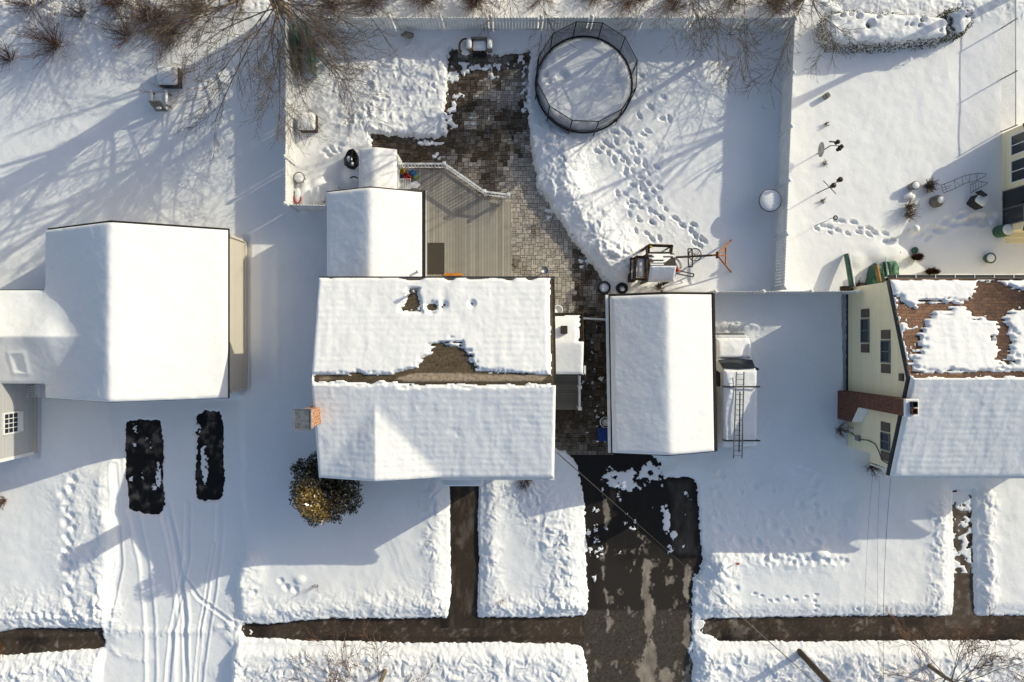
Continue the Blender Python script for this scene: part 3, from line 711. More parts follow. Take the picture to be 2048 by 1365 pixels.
# ---------------- main house
hx0, hx1, hy0, hy1 = -8.30, 1.80, -5.86, 2.70; ry_ = -1.64; ZE, ZR = 4.55, 5.68
house = thing('house', 'brown-shingled house with thawed bare patches along its snowy ridge, in the middle', 'house', (-3.2, -1.6, 0), 'detached houses')
gx_ = P(752, 950, 5.3).x; gl, gr = hx0, P(884, 950, 4.7).x; GZ = 5.38
def f_main(x, y):
    a = np.where(y > ry_, ZR-(ZR-ZE)*(y-ry_)/(hy1-ry_), ZR-(ZR-ZE)*(ry_-y)/(ry_-hy0))
    b = np.where(x < gx_, GZ-(GZ-ZE)*(gx_-x)/(gx_-gl), GZ-(GZ-ZE)*(x-gx_)/(gr-gx_))
    return np.maximum(a, np.where((y < -1.7), b, -9))
def fm(x, y):                      # snow follows it with a soft valley
    a = np.where(y > ry_, ZR-(ZR-ZE)*(y-ry_)/(hy1-ry_), ZR-(ZR-ZE)*(ry_-y)/(ry_-hy0))
    b = np.where(x < gx_, GZ-(GZ-ZE)*(gx_-x)/(gx_-gl), GZ-(GZ-ZE)*(x-gx_)/(gr-gx_))
    b = np.where(y < -1.7, b, -9); return smax(a, b, .07)
walls(house, hx0+.3, hx1-.3, hy0+.35, hy1-.3, ZE-.12, ZR-.14, 'x', M['grey'])
dens = lambda a, b, s: np.linspace(a, b, int((b-a)/s)+1)
dryp = [(790,757),(812,752),(830,747),(905,748),(918,745),(925,748),(1095,752),(1085,762),(810,763)]
dryp2 = [(640,756),(655,753),(662,758),(655,762),(640,761)]
ysm = np.unique(np.concatenate([dens(hy0, hy1, .07), [ry_]]))
roof_deck(house, hx0, hx1, hy0, hy1, f_main, M['shingle'], xs=dens(hx0, hx1, .09), ys=ysm,
          dry=lambda px, py: np.maximum(sstep(-1.5, 1.5, -sdf(dryp, px, py)), .6*sstep(-2, 2, -sdf(dryp2, px, py)))+.25*fbm(px*.05, py*.2, 310, 3))
b1 = [(627,753),(640,748),(700,751),(712,746),(724,751),(786,750),(788,745),(802,745),(818,739),(836,737),(842,722),(850,714),(862,706),(868,698),(880,693),(915,692),(925,700),(935,715),(938,726),(942,737),(952,744),(985,745),(1030,748),(1102,750),(1106,756),(1106,760),(1102,767),(1030,770),(900,770),(800,769),(790,764),(776,766),(766,763),(740,767),(700,765),(680,763),(640,764),(628,764)]
b2 = [(819,582),(833,582),(837,600),(840,612),(834,616),(842,616),(842,620),(832,621),(806,621),(802,616),(812,608)]
b3 = [(853,612),(862,608),(873,608),(873,618),(864,622),(854,617)]
def bare_main(x, y, px, py):
    b = np.maximum(poly_sd(b1, px, py, 2.5, 5, 302), np.maximum(poly_sd(b2, px, py, 2.5, 5, 303), poly_sd(b3, px, py, 2.5, 5, 304)))
    wide = [(838,748),(848,722),(862,705),(868,692),(925,690),(940,715),(955,748)]
    b = np.maximum(b, poly_sd(wide, px, py, 9, 5.5, 305)-2)
    b = np.maximum(b, 2.6-np.hypot(px-888, py-610)); b = np.maximum(b, 2.2-np.hypot(px-944, py-608)); b = np.maximum(b, 2.0-np.hypot(px-884, py-614))
    wob = (VN(306)(py*.22, px*0)-.5)*6
    return np.maximum(b, np.maximum(px-(1101+wob*.5+(py-660)*.012)-40*(py > 772), (VN(307)(px*.05, py*0)-.62)*26-(py-558)*2.2))
def melt(x, y, px, py):            # thinner snow toward the bare ground, skid marks above the vents
    return -.05*np.exp(-((px-888)/10)**2-((py-600)/30)**2)-.035*np.exp(-((px-905)/12)**2-((py-862)/7)**2)-.03*np.exp(-((px-915)/4)**2-((py-870)/4)**2)
snow_cap(house, hx0-.02, hx1+.02, hy0-.03, hy1+.03, fm, .17, 0, .045, bare_main, 'lrbt', 320, .035, .004, .15, melt)
mb = MB()                          # gutters, rakes
mb.box2((hx0-.02, hy1+.03, ZE-.16), (hx1+.05, hy1+.09, ZE-.03)); mb.box2((hx1+.02, hy1+.02, ZE-.18), (hx1+.06, hy1+.03, ZE-.05))
mb.build('gutter', M['darktrim'], house)
mb = MB(); mb.box2((gr, hy0-.14, ZE-.16), (hx1+.04, hy0-.04, ZE-.03)); mb.build('gutter', M['white'], house)
for xx in (hx0-.04, hx1):
    mb = MB(); mb.extr([(hy0, ZE-.22), (ry_, ZR-.22), (hy1, ZE-.22), (hy1, ZE-.02), (ry_, ZR-.02), (hy0, ZE-.02)], xx, xx+.035, 'x'); mb.build('fascia', M['fascia'], house)
mb = MB(); mb.extr([(gl, ZE-.2), (gx_, GZ-.2), (gr, ZE-.2), (gr, ZE), (gx_, GZ), (gl, ZE)], hy0-.04, hy0-.005, 'y')
mb.build('fascia', M['fascia'], house)
pr = MB(); a = P(884, 962, 2.9); b = P(966, 969, 2.9); pr.bbox((( a.x+b.x)/2, (a.y+b.y)/2+.3, 2.82), (b.x-a.x, .95, .14), .05)
po = pr.build('porch_roof', M['white'], house, True)
ps = MB(); ps.bbox(((a.x+b.x)/2, (a.y+b.y)/2+.3, 2.95), (b.x-a.x-.03, .9, .12), .05); ps.build('roof_snow', M['roofsnow'], po, True)
# vent pipe with its bracket, thawed around
v = P(824, 583, 5.45); zb = float(f_main(np.array(v.x), np.array(v.y)))
mb = MB(); mb.tube([(v.x, v.y, zb-.05), (v.x, v.y, zb+.62)], .055, n=12); mb.tube([(v.x, v.y, zb+.56), (v.x, v.y, zb+.66)], .085, n=12); mb.build('vent_pipe', M['steel'], house, True)
mb = MB()
for dx in (-.16, .16): mb.tube([(v.x+dx, v.y+.14, zb), (v.x+dx, v.y+.14, zb+.25), (v.x, v.y, zb+.45)], .014, n=5)
mb.tube([(v.x-.16, v.y+.14, zb+.25), (v.x+.16, v.y+.14, zb+.25)], .014, n=5); mb.build('bracket', M['black'], house)
# chimney against the left wall, metal cap
c0 = P(590, 822, 6.95); c1 = P(620, 857, 6.95); cxm, cym = (c0.x+c1.x)/2, (c0.y+c1.y)/2
ch = MB(); ch.box2((cxm-.27, cym-.33, 0), (cxm+.30, cym+.33, 6.75)); ch.box2((cxm-.32, cym-.38, 6.5), (cxm+.33, cym+.38, 6.72))
cho = ch.build('chimney', M['obrick'], house)
mb = MB(); mb.bbox((cxm-.01, cym, 6.93), (.68, .80, .05), .01)
for sx in (-.3, .29):
    for sy in (-.36, .36): mb.box((cxm+sx, cym+sy, 6.83), (.03, .03, .17))
capo = mb.build('chimney_cap', M['alu'], cho)
mb = MB()
for (aa, bb) in (((-.35,-.41),(-.35,.41)),((.33,-.41),(.33,.41)),((-.35,-.41),(.33,-.41)),((-.35,.41),(.33,.41))):
    mb.tube([(cxm+aa[0], cym+aa[1], 6.96), (cxm+bb[0], cym+bb[1], 6.96)], .026, n=6)
mb.build('rim', M['steel'], capo)
# rear wing
wx0, wx1, wy0, wy1 = -8.49, -4.10, 2.75, 6.86; wE, wR = 2.58, 3.60; wc = -6.32
wf = gable_f(wc, (wx1-wx0)/2, wE, wR, 'y')
walls(house, wx0+.12, wx1-.22, hy1-.35, wy1-.15, wE-.12, wR-.14, 'y', M['grey'])
roof_deck(house, wx0, wx1, wy0, wy1, wf, M['shingle'], xs=[wx0, wc, wx1])
snow_cap(house, wx0-.02, wx1-.04, wy0, wy1-.02, wf, .17, 0, .06, None, 'lrt', 340, .03, 0, .17)
rim(house, wx0, wx1, wy0, wy1, wE, wR, 'y', M['fascia'])
mb = MB(); mb.box2((wx1+.04, wy0, wE-.15), (wx1+.09, wy1, wE-.03)); mb.build('gutter', M['darktrim'], house)
v = P(833, 541, 3.4); zb = float(wf(v.x, v.y)); mb = MB(); mb.tube([(v.x, v.y, zb), (v.x, v.y, zb+.5)], .05, n=12); mb.build('vent_pipe', M['white'], house, True)
# entry wing on the right
ex0, ex1, ey0, ey1 = 1.55, 3.22, -1.50, 1.26; eE, eR = 2.80, 3.22; ec = -.08
ef = gable_f(ec, (ey1-ey0)/2, eE, eR, 'x')
walls(house, hx1-.3, ex1-.12, ey0+.12, ey1-.12, eE-.12, eR-.14, 'x', M['grey'])
roof_deck(house, ex0, ex1, ey0, ey1, ef, M['shingle'], ys=[ey0, ec, ey1])
eb = lambda x, y, px, py: np.maximum(py*0-9, np.maximum(632-py+(px-1110)*-.02, px-(1160+(VN(331)(py*.2, px*0)-.5)*6)+30*(py > 684)*-1))
snow_cap(house, ex0, ex1+.02, ey0-.02, ey1, ef, .15, 0, .05, eb, 'rb', 350, .02, 0, .14)
rim(house, ex0, ex1, ey0, ey1, eE, eR, 'x', M['fascia'])
v = P(1128, 660, 3.35); mb = MB(); mb.bbox((v.x, v.y, 3.33), (.30, .36, .30), .02); mb.build('roof_vent', M['fascia'], house)
a = P(1170, 741, 2.7); mb = MB()
mb.box((a.x-.02, a.y, 2.74), (.10, .42, .05)); mb.box((a.x-.10, a.y-.18, 2.74), (.22, .06, .05)); mb.build('gutter', M['white'], house)

# ---------------- detached garage in the middle
gx0, gx1, gy0, gy1 = 4.56, 9.36, -5.13, 2.18; gE, gR, gc, grot = 2.42, 3.36, 6.99, .0178
garage = thing('garage', 'detached garage with smooth snow on its gable roof, white van parked along its right side', 'garage', (gc, -1.5, 0), 'garages')
gf = gable_f(gc, 2.40, gE, gR, 'y')
walls(garage, gx0+.2, gx1-.2, gy0+.2, gy1-.2, gE-.12, gR-.14, 'y', M['tan'], grot, ((gx0+gx1)/2, (gy0+gy1)/2, 0))
roof_deck(garage, gx0, gx1, gy0, gy1, gf, M['fascia'], grot, xs=[gx0, gc, gx1])
snow_cap(garage, gx0+.02, gx1-.10, gy0, gy1-.07, gf, .17, grot, .055, None, 'lrbt', 360, .03, 0, .17)
rim(garage, gx0, gx1, gy0, gy1, gE, gR, 'y', M['fascia'], grot)
mb = MB(); mb.box2((gx1+.04, gy0, gE-.16), (gx1+.10, gy1, gE-.04)); mb.build('gutter', M['darktrim'], garage, rot=grot, cen=((gx0+gx1)/2, (gy0+gy1)/2, 0))
mb = MB(); mb.box2((gx0-.16, gy0, gE-.16), (gx0-.04, gy1, gE-.02)); mb.build('gutter', M['white'], garage, rot=grot, cen=((gx0+gx1)/2, (gy0+gy1)/2, 0))
mb = MB(); mb.box2((gx0+.9, gy0+.165, -.02), (gx1-.9, gy0+.198, 2.1)); mb.build('garage_door', M['white'], garage, rot=grot, cen=((gx0+gx1)/2, (gy0+gy1)/2, 0))

# ---------------- left neighbour: garage, breezeway, house front
left = thing('house', 'house at left edge with a big snow-covered garage joined by a low breezeway', 'house', (-20, 0, 0), 'detached houses')
lx0, lx1, ly0, ly1 = -21.46, -13.16, -2.62, 5.18; lE, lR, lc = 2.43, 4.56, -17.32
lf = gable_f(lc, 4.145, lE, lR, 'y')
brc, brh, bE, bR = .20, 2.16, 2.30, 3.38
bf = lambda x, y: np.where(np.abs(y-brc) < brh+.1, bR-(bR-bE)*np.abs(y-brc)/brh, -9)
mouth = lambda x: np.clip((x+21.48)/2., 0, 1)
walls(left, lx0+.2, lx1-.75, ly0+.25, ly1-.25, lE-.12, lR-.14, 'y', M['tan'])
ww = MB(); ww.box2((lx1-.76, ly0+.25, -.05), (-13.21, ly1-.25, 2.12)); ww.build('wall', M['tan'], left)
cb = MB(); cb.box2((-13.205, ly0+.2, .1), (-13.15, ly0+.34, 2.1)); cb.box2((-13.205, ly1-.32, .1), (-13.15, ly1-.2, 2.1)); cb.box2((-13.208, ly0+.3, .05), (-13.13, ly1-.3, .34)); cb.build('trim', M['tan'], left)
roof_deck(left, lx0, lx1, ly0, ly1, lf, M['fascia'], xs=[lx0, lc, lx1])
def f_left(x, y):
    b = np.where((np.abs(y-brc) < brh+.06) & (x < -18.4), bR-(bR-bE)*np.abs(y-brc)/brh, -9)
    b = b+.22*np.exp(-((x+20.7)/1.0)**2)*np.clip(1-np.abs(y-brc)/brh, 0, 1)**.5
    g_ = lf(x, y); dome = 1.15*np.clip(1-((y-brc)/(brh*1.02))**2, 0, 1)**.5
    reach = sstep(-18.9, -20.4, x+.55*((y-brc)/brh)**2*1.6)
    return np.where(b > -5, np.maximum(smax(g_, b, .5), np.where(x < -18.4, g_+reach*np.minimum(.55, np.maximum(0, b-g_)*.6), -9)), g_)
def sky_bump(x, y, px, py):
    d = sdf([(18,707),(48,706),(57,748),(28,748)], px, py); return .05*np.exp(-((d+1)/5.)**2)-.03*(d < -3)
snow_cap(left, lx0, lx1+.02, ly0-.02, ly1-.05, f_left, .17, 0, .06, None, 'rbt', 380, .05, 0, .17)
rim(left, lx0, lx1, ly0, ly1, lE, lR, 'y', M['darktrim'])
walls(left, -27.6, lx0+.3, brc-brh+.2, brc+brh-.2, bE-.12, bR-.14, 'x', M['grey'])
roof_deck(left, -28., lx0+.1, brc-brh, brc+brh, bf, M['fascia'], ys=[brc-brh, brc, brc+brh])
snow_cap(left, -28.05, lx0, brc-brh-.02, brc+brh, f_left, .17, 0, .06, None, 'bt', 380, .05, 0, .17, sky_bump)
rm = MB()
for yy in (brc-brh-.036, brc+brh): rm = MB(); rm.box2((-28, yy, bE-.2), (lx0, yy+.035, bE-.03)); rm.build('fascia', M['darktrim'], left)
wl = P(70, 700, .2).x; wb = -5.55
ww = MB(); ww.box2((-30.5, wb, -.05), (wl, 1.9, 5.2)); ww.build('wall', M['grey'], left)
fd = MB(); fd.box2((wl, wb, -.05), (wl+.06, .2, .32)); fd.build('foundation', M['tan'], left)
cbo = MB(); cbo.box2((wl-.05, wb-.05, .0), (wl+.04, wb+.10, 5.2)); cbo.build('corner_board', M['white'], left)
rd = MB(); rd.extr([(wb-.4, 5.1), (-1.8, 6.6), (2.3, 5.1), (2.3, 4.95), (-1.8, 6.4), (wb-.4, 4.95)], -31, wl+.12, 'x'); rd.build('roof', M['fascia'], left)
rs_ = MB(); rs_.extr([(wb-.42, 5.1), (wb-.38, 5.24), (-1.8, 6.78), (2.28, 5.24), (2.3, 5.1), (-1.8, 6.6)], -31, wl+.13, 'x'); rs_.build('roof_snow', M['roofsnow'], left)
def wall_window(parent, x, sgn, y0, y1, z0, z1, fm_, nmx=2, nmz=3, fr=.06):
    """window on a wall facing +x (sgn=1) or -x"""
    s = sgn
    f = MB()
    for (a0, a1, b0, b1) in ((y0-fr, y1+fr, z0-fr, z0), (y0-fr, y1+fr, z1, z1+fr), (y0-fr, y0, z0, z1), (y1, y1+fr, z0, z1)):
        f.box2((x+s*.003, a0, b0), (x+s*.055, a1, b1))
    for k in range(1, nmx): yy = y0+(y1-y0)*k/nmx; f.box2((x+s*.012, yy-.018, z0), (x+s*.04, yy+.018, z1))
    for k in range(1, nmz): zz = z0+(z1-z0)*k/nmz; f.box2((x+s*.012, y0, zz-.012), (x+s*.036, y1, zz+.012))
    wo = f.build('window', fm_, parent)
    p = MB(); p.box2((x+s*.004, y0, z0), (x+s*.016, y1, z1)); p.build('pane', M['glass'], wo)
    return wo
a = P(29, 862, 1.45); b = P(5, 822, 2.25)
wo = wall_window(left, wl, 1, -4.30, -3.42, 1.42, 2.28, M['white'], 4, 3, .08)
sh = MB(); sh.box2((wl+.004, -4.34, 1.10), (wl+.07, -3.38, 1.33)); sh.build('sill', M['white'], wo)
# white slatted gate leaning below the breezeway
gt = thing('gate', 'small white slatted gate leaning under the breezeway eave', 'gate', P(76, 780, .4))
a = P(66, 770, .9); mb = MB(); g0 = P(86, 770, .5); 
for t0 in (0, .42): mb.box((g0.x-.62+t0*1.4, -2.45, .75), (.05, .62, .05), .12)
for k in range(5): mb.box((g0.x-.34, -2.22-.12*k, .77), (.60, .035, .035), .12)
mb.build('frame', M['white'], gt)
mb = MB()
for k in range(4): mb.box((g0.x-.52+.13*k, -2.46, .72), (.02, .56, .02), .12)
mb.build('slat', M['white'], gt)

# ---------------- right neighbour
rx = 16.60; r0, r1 = 16.60, 29.; rE, rR = 4.02, 5.58; rry0, rry1, rc = -5.92, 2.76, -1.56
right = thing('house', 'pale green-grey house at right with brown shingles showing through melting roof snow', 'house', (20, -1.6, 0), 'detached houses')
rf = lambda x, y: np.where(y > rc, rR-(rR-rE)*(y-rc)/(rry1-rc), rR-(rR-rE)*(rc-y)/(rc-rry0))
R_END = P(1985, 900, 0).x
mb = MB()
mb.extr([(-5.20, .28), (2.62, .28), (2.62, rE-.1), (rc, rR-.14), (-5.62, rE+.02), (-5.62, 2.35), (-5.20, 2.35)], rx+.005, 24.3, 'x')
mb.build('wall', M['cream'], right)
fo = MB(); fo.extr([(-5.15, -.06), (2.57, -.06), (2.57, .28), (-5.15, .28)], rx+.06, 27., 'x'); fo.build('foundation', M['darktrim'], right)
m2 = MB(); m2.box2((24.3, -4.5, -.05), (28.6, 2.6, rE-.1)); m2.build('wall', M['cream'], right)
ysr = np.unique(np.concatenate([dens(rry0, rry1, .25), [rc]]))
roof_deck(right, r0-.02, 24.6, rry0, rry1, rf, M['redshingle'], ys=ysr, xs=[r0-.02, 24.6])
roof_deck(right, 24.6, r1, rry0+1.2, rry1, rf, M['redshingle'], ys=np.unique(np.concatenate([dens(rry0+1.2, rry1, .25), [rc]])), xs=[24.6, r1])
q = lambda l: [(1488+x/2.968, 430+y/2.968) for x, y in l]
rb1 = q([(905,480),(935,490),(945,520),(975,540),(1030,555),(1050,510),(1105,505),(1130,520),(1190,520),(1235,505),(1275,525),(1300,525),(1310,515),(1360,500),(1365,440),(1390,390),(1500,380),(1530,410),(1580,425),(1700,455),(1700,560),(1610,560),(1580,600),(1555,620),(1580,700),(1592,770),(1570,850),(1535,840),(1520,700),(1500,640),(1440,605),(1380,610),(1310,540),(1260,545),(1220,575),(1140,570),(1110,600),(1075,650),(1060,670),(990,675),(980,665),(965,635),(930,640)])
rb2 = q([(985,675),(1060,672),(1010,720),(1000,800),(1005,930),(1040,940),(1090,932),(1300,938),(1450,930),(1700,928),(1700,958),(1450,966),(1045,972),(1015,970),(990,950),(975,830),(940,690)])
def bare_right(x, y, px, py):
    b = np.maximum(poly_sd(rb1, px, py, 5, 4.5, 402)-1.5, poly_sd(rb2, px, py, 4, 5.5, 403))
    tong = q([(1510,690),(1590,690),(1600,860),(1560,880),(1500,880)]); b = np.maximum(b, poly_sd(tong, px, py, 11, 5.5, 404)-3)
    tl = q([(985,680),(1050,680),(1030,800),(1000,880),(985,880)]); b = np.maximum(b, poly_sd(tl, px, py, 10, 5.5, 405)-2)
    b = np.maximum(b, (560.5-py)+(VN(406)(px*.08, py*0)-.5)*4)
    return np.where(py > 757.5, -9, b)
snow_cap(right, r0-.02, 24.6, rry0-.02, rry1-.03, rf, .16, 0, .05, bare_right, 'lb', 400, .035, .004, .15)
snow_cap(right, 24.6, r1, rry0+1.2, rry1-.03, rf, .16, 0, .08, None, 'b', 401, .03, .004, .15)
mb = MB(); mb.box2((r0-.02, rry1+.02, rE-.17), (r1, rry1+.15, rE-.04)); gut = mb.build('gutter', M['darktrim'], right)
for k in range(10):
    mb = MB(); mb.box((16.9+k*.86, rry1+.085, rE-.03), (.03, .16, .02)); mb.build('gutter_strap', M['white'], gut)
mb = MB(); mb.extr([(rry0, rE-.24), (rc, rR-.24), (rry1, rE-.24), (rry1, rE-.01), (rc, rR-.01), (rry0, rE-.01)], r0-.06, r0-.022, 'x')
mb.box2((r0-.06, rry1-.1, rE-.3), (r0+.3, rry1+.02, rE-.02)); mb.build('fascia', M['darktrim'], right)
mb = MB(); mb.box2((r0, rry0-.12, rE-.16), (24.6, rry0-.03, rE-.03)); mb.build('gutter', M['white'], right)
for (py0, py1, z0, z1) in ((638,686,1.62,2.26),(681,726,3.38,4.02),(866,901,3.36,4.0)):
    zm = (z0+z1)/2; k = (H-zm)/S; y0, y1 = (682.5-py1)*k, (682.5-py0)*k
    wo = wall_window(right, rx, -1, y0+.05, y1-.05, z0, z1, M['alu'], 2, 1, .05)
    for (a_, b_) in ((y0-.46, y0-.06), (y1+.06, y1+.46)):
        sh = MB(); sh.box2((rx-.035, a_, z0-.04), (rx, b_, z1+.04)); sh.build('shutter', M['shutter'], right)
mb = MB(); v = P(1812, 755, 5.0); mb.box2((rx-.08, v.y-.16, 4.82), (rx, v.y+.16, 5.1)); mb.build('wall_vent', M['shutter'], right)
# brick chimney with shoulder
ch = MB(); c0x, c1x = 16.09, rx
ch.extr([(-3.84, -.05), (-2.45, -.05), (-2.40, 6.0), (-3.08, 6.0), (-3.08, 2.25), (-3.84, 1.62)], c0x, c1x, 'x')
cho = ch.build('chimney', M['brick'], right)
mb = MB(); mb.bbox((16.345, -2.74, 6.06), (.56, .74, .12), .02); mb.build('chimney_crown', M['roofsnow'], cho)
for yy in (-2.58, -2.86):
    mb = MB()
    for (a_, b_, c_, d_) in ((16.25,16.28,-.12,.12),(16.45,16.48,-.12,.12),(16.28,16.45,-.12,-.09),(16.28,16.45,.09,.12)): mb.box2((a_, yy+c_, 6.08), (b_, yy+d_, 6.29))
    mb.box2((16.28, yy-.09, 6.08), (16.45, yy+.09, 6.13)); mb.build('flue', M['black'] if yy > -2.7 else M['brick'], cho)
mb = MB(); mb.extr([(-3.84, 1.62), (-3.10, 2.24), (-3.10, 2.33), (-3.82, 1.72)], c0x+.02, c1x-.01, 'x'); mb.build('shoulder_snow', M['roofsnow'], cho)
# service cable, meter and pipes on the wall
mb = MB(); wq = lambda px, py: Vector((rx-.04, (682.5-py)*(rx-.04)/(px-1024), H-(rx-.04)*S/(px-1024)))
mb.tube([wq(1704,866), wq(1716,879), wq(1736,881), wq(1750,888), wq(1757,902), wq(1764,921), wq(1778,929)], .022, n=5); mb.build('service_cable', M['black'], right)
mb = MB(); mb.box(wq(1716,877), (.12, .24, .36)); mb.build('electric_meter', M['steel'], right)
mb = MB(); mb.box(wq(1704,861), (.08, .14, .25)); mb.build('outlet_box', M['white'], right)
mb = MB(); a = P(1790, 955, 3.8); mb.tube([(rx+.1, -5.7, 3.9), (rx-.02, -5.70, 3.6), (rx-.02, -5.70, 2.4)], .04, n=6); mb.build('downpipe', M['white'], right)

# ---------------- screened porch at the right edge
sx = 24.2; sy0, sy1 = (682.5-470)*33.6/S, (682.5-264)*33.6/S; sc = (sy0+sy1)/2
porch = thing('porch', 'pale cream screened porch with dark panes at the right edge', 'porch', (25.5, sc, 0))
pf = lambda x, y: 2.75-(2.75-1.78)*np.abs(y-sc)/((sy1-sy0)/2)
mb = MB(); mb.extr([(sy0+.1, -.05), (sy1-.05, -.05), (sy1-.05, 1.72), (sc, 2.62), (sy0+.1, 1.72)], sx, 29, 'x'); mb.build('wall', M['cream'], porch)
roof_deck(porch, sx-.02, 29.2, sy0, sy1, pf, M['fascia'], ys=[sy0, sc, sy1]); snow_cap(porch, sx-.02, 29.2, sy0, sy1, pf, .14, 0, .08, None, 'lbt', 420)
def pane(y0p, y1p, z0, z1):
    k = (H-(z0+z1)/2)/S; y0, y1 = (682.5-y1p)*k, (682.5-y0p)*k
    wall_window(porch, sx, -1, y0, y1, z0, z1, M['white'] if z0 > .5 else M['alu'], 1 if z0 < .5 else 2, 1, .05)
pane(268,306,.98,1.9); pane(318,360,.98,2.1); pane(378,412,.42,1.95); pane(416,446,.42,1.75)
st = MB(); a = P(1998, 470, .45); st.bbox((a.x+1.6, a.y+.02, .36), (2.6, .34, .16), .02); st.bbox((a.x+1.7, a.y-.25, .22), (2.4, .3, .14), .02); st.build('step', M['cream'], porch)
# ================================================================== FENCES
def fence_run(label, p0, p1, zb, zt, nb, group='white vinyl fences', mat_='fencew', post_top=True):
    """pickets with pointed tops between posts, as bays"""
    p0 = Vector((p0[0], p0[1], 0)); p1 = Vector((p1[0], p1[1], 0))
    t = thing('vinyl_fence', label, 'fence', (p0.x, p0.y, 0), group)
    d = (p1-p0); Lt = d.length; d.normalize(); nrm = Vector((-d.y, d.x, 0)); L = Lt/nb; rz = math.atan2(d.y, d.x)
    for k in range(nb):
        a = p0+d*(L*k); mb = MB(); w = .152; n = int((L-.12)/w); s0 = (L-n*w)/2
        for i in range(n):
            c = a+d*(s0+w*(i+.5)); h2 = .071; q = .011
            pts = [(-h2, zb), (h2, zb), (h2, zt-.06), (.0, zt), (-h2, zt-.06)]
            vs = [c+d*u+Vector((0, 0, z))+nrm*q for u, z in pts]+[c+d*u+Vector((0, 0, z))-nrm*q for u, z in pts]
            m = 5; mb.add(vs, [tuple(range(m)), tuple(range(2*m-1, m-1, -1))]+[(i_, m+i_, m+(i_+1) % m, (i_+1) % m) for i_ in range(m)])
        for zz in (zb+.18, zt-.34): mb.box(a+d*L/2+Vector((0, 0, zz)), (L-.1, .05, .09), rz)
        mb.build('panel', M['white'], t)
    for k in range(nb+1):
        a = p0+d*(L*k); mb = MB(); mb.bbox((a.x, a.y, (zt+.02)/2), (.13, .13, zt+.06), .01, rz)
        if post_top: mb.lathe([(.09, zt+.05), (.10, zt+.08), (.03, zt+.16), (.005, zt+.17)], (a.x, a.y, 0), 8)
        mb.build('post', M['white'], t)
    return t
fence_run('white picket-topped fence run along the left side of the middle backyard', (-10.72, 6.50), (-10.72, 15.36), .2, 1.74, 4)
fence_run('white fence run across the back, behind the trampoline', (-10.60, 15.36), (13.36, 15.36), .2, 1.62, 10)
fence_run('white fence run right of the trampoline yard, with the round pedestal table before it', (13.42, 15.26), (12.92, 2.50), .2, 1.66, 5)
fence_run('short white fence return joining the left fence to the rear wing', (-10.62, 6.46), (-8.52, 6.42), .2, 1.70, 1)
fence_run('white fence between the middle garage and the pale green house', (9.62, 2.34), (16.42, 2.36), .2, 1.66, 3)
t = thing('garden_gate', 'narrow white gate rail between the entry wing and the middle garage', 'gate', P(1190, 638, .5))
mb = MB(); a = P(1166, 637, 1.5); b = P(1219, 640, 1.5); mb.tube([a, b], .045, n=8); mb.build('top_rail', M['white'], t)
for k in range(8):
    q_ = a.lerp(b, (k+.5)/8); mb = MB(); mb.box((q_.x, q_.y, .74), (.10, .02, 1.38)); mb.build('picket', M['white'], t)
# chain link fence at the far right
t = thing('chain_link_fence', 'grey chain-link fence with slender posts at upper right', 'fence', P(2028, 150, .3))
A_ = P(2031, 38, 1.25); B_ = P(2032, 252, 1.25); fx = (A_.x+B_.x)/2
mb = MB(); mb.add([(fx, B_.y, .25), (fx, A_.y+3, .25), (fx, A_.y+3, 1.22), (fx, B_.y, 1.22)], [(0, 1, 2, 3)]); mb.build('mesh_panel', M['link'], t)
mb = MB(); mb.tube([(fx, B_.y, 1.25), (fx, A_.y+3, 1.25)], .024, n=6); mb.build('top_rail', M['steel'], t)
for yy in (B_.y+.02, P(0, 147, 1).y, A_.y, A_.y+2.8):
    mb = MB(); mb.tube([(fx+.03, yy, 0), (fx+.03, yy, 1.32)], .035, n=8); mb.build('post', M['steel'], t)

# ================================================================== DECK AND PORCH
dz = .62
deck = thing('deck', 'grey board deck with angled white railing behind the middle house', 'deck', P(930, 460, 0))
k_ = (H-dz)/S; D = lambda px, py: ((px-1024)*k_, (682.5-py)*k_)
outer = [D(854, 556), D(979, 556), D(979, 399), D(967, 395), D(888, 340), D(800, 338), D(800, 381), D(854, 381)]
mb = MB(); mb.prism(outer[::-1] if False else outer, dz-.14, dz); mb.build('floorboards', M['deck'], deck)
ys0, ys1 = D(0, 556)[1], D(0, 399)[1]
for i, (xa, xb) in enumerate(((979, 993), (993, 1007), (1007, 1022))):
    zz = dz-.16*(i+1); a = (xa-1024)*(H-zz)/S; b = (xb-1024)*(H-zz)/S
    mb = MB(); mb.bbox(((a+b)/2+.01, (ys0+ys1)/2, zz-.07+.03), (b-a+.02, ys1-ys0, .14), .015); mb.build('step', M['deck'], deck)
mb = MB(); mb.box2((D(852, 0)[0]-.02, ys0, .3), (D(854.5, 0)[0]-.01, D(0, 381)[1], dz-.01)); mb.build('rim_board', M['white'], deck)
top = [P(800, 328, dz+.82), P(889, 328, dz+.82), P(969, 383.5, dz+.82), P(1017, 390, dz+.82)]
for i, p in enumerate(top):
    mb = MB(); mb.bbox((p.x, p.y, dz+.43), (.11, .11, .98), .01); mb.bbox((p.x, p.y, dz+.95), (.16, .16, .06), .02); mb.build('post', M['white'], deck)
for a, b in zip(top[:-1], top[1:]):
    d_ = (b-a); L = d_.length; rz = math.atan2(d_.y, d_.x); c = (a+b)/2
    mb = MB(); mb.bbox((c.x, c.y, dz+.80), (L-.1, .09, .07), .012, rz); mb.box((c.x, c.y, dz+.12), (L-.1, .05, .06), rz)
    n = int(L/.155)
    for k in range(1, n):
        q_ = a+d_*k/n; mb.box((q_.x, q_.y, dz+.45), (.034, .034, .64), rz)
    mb.build('railing', M['white'], deck)
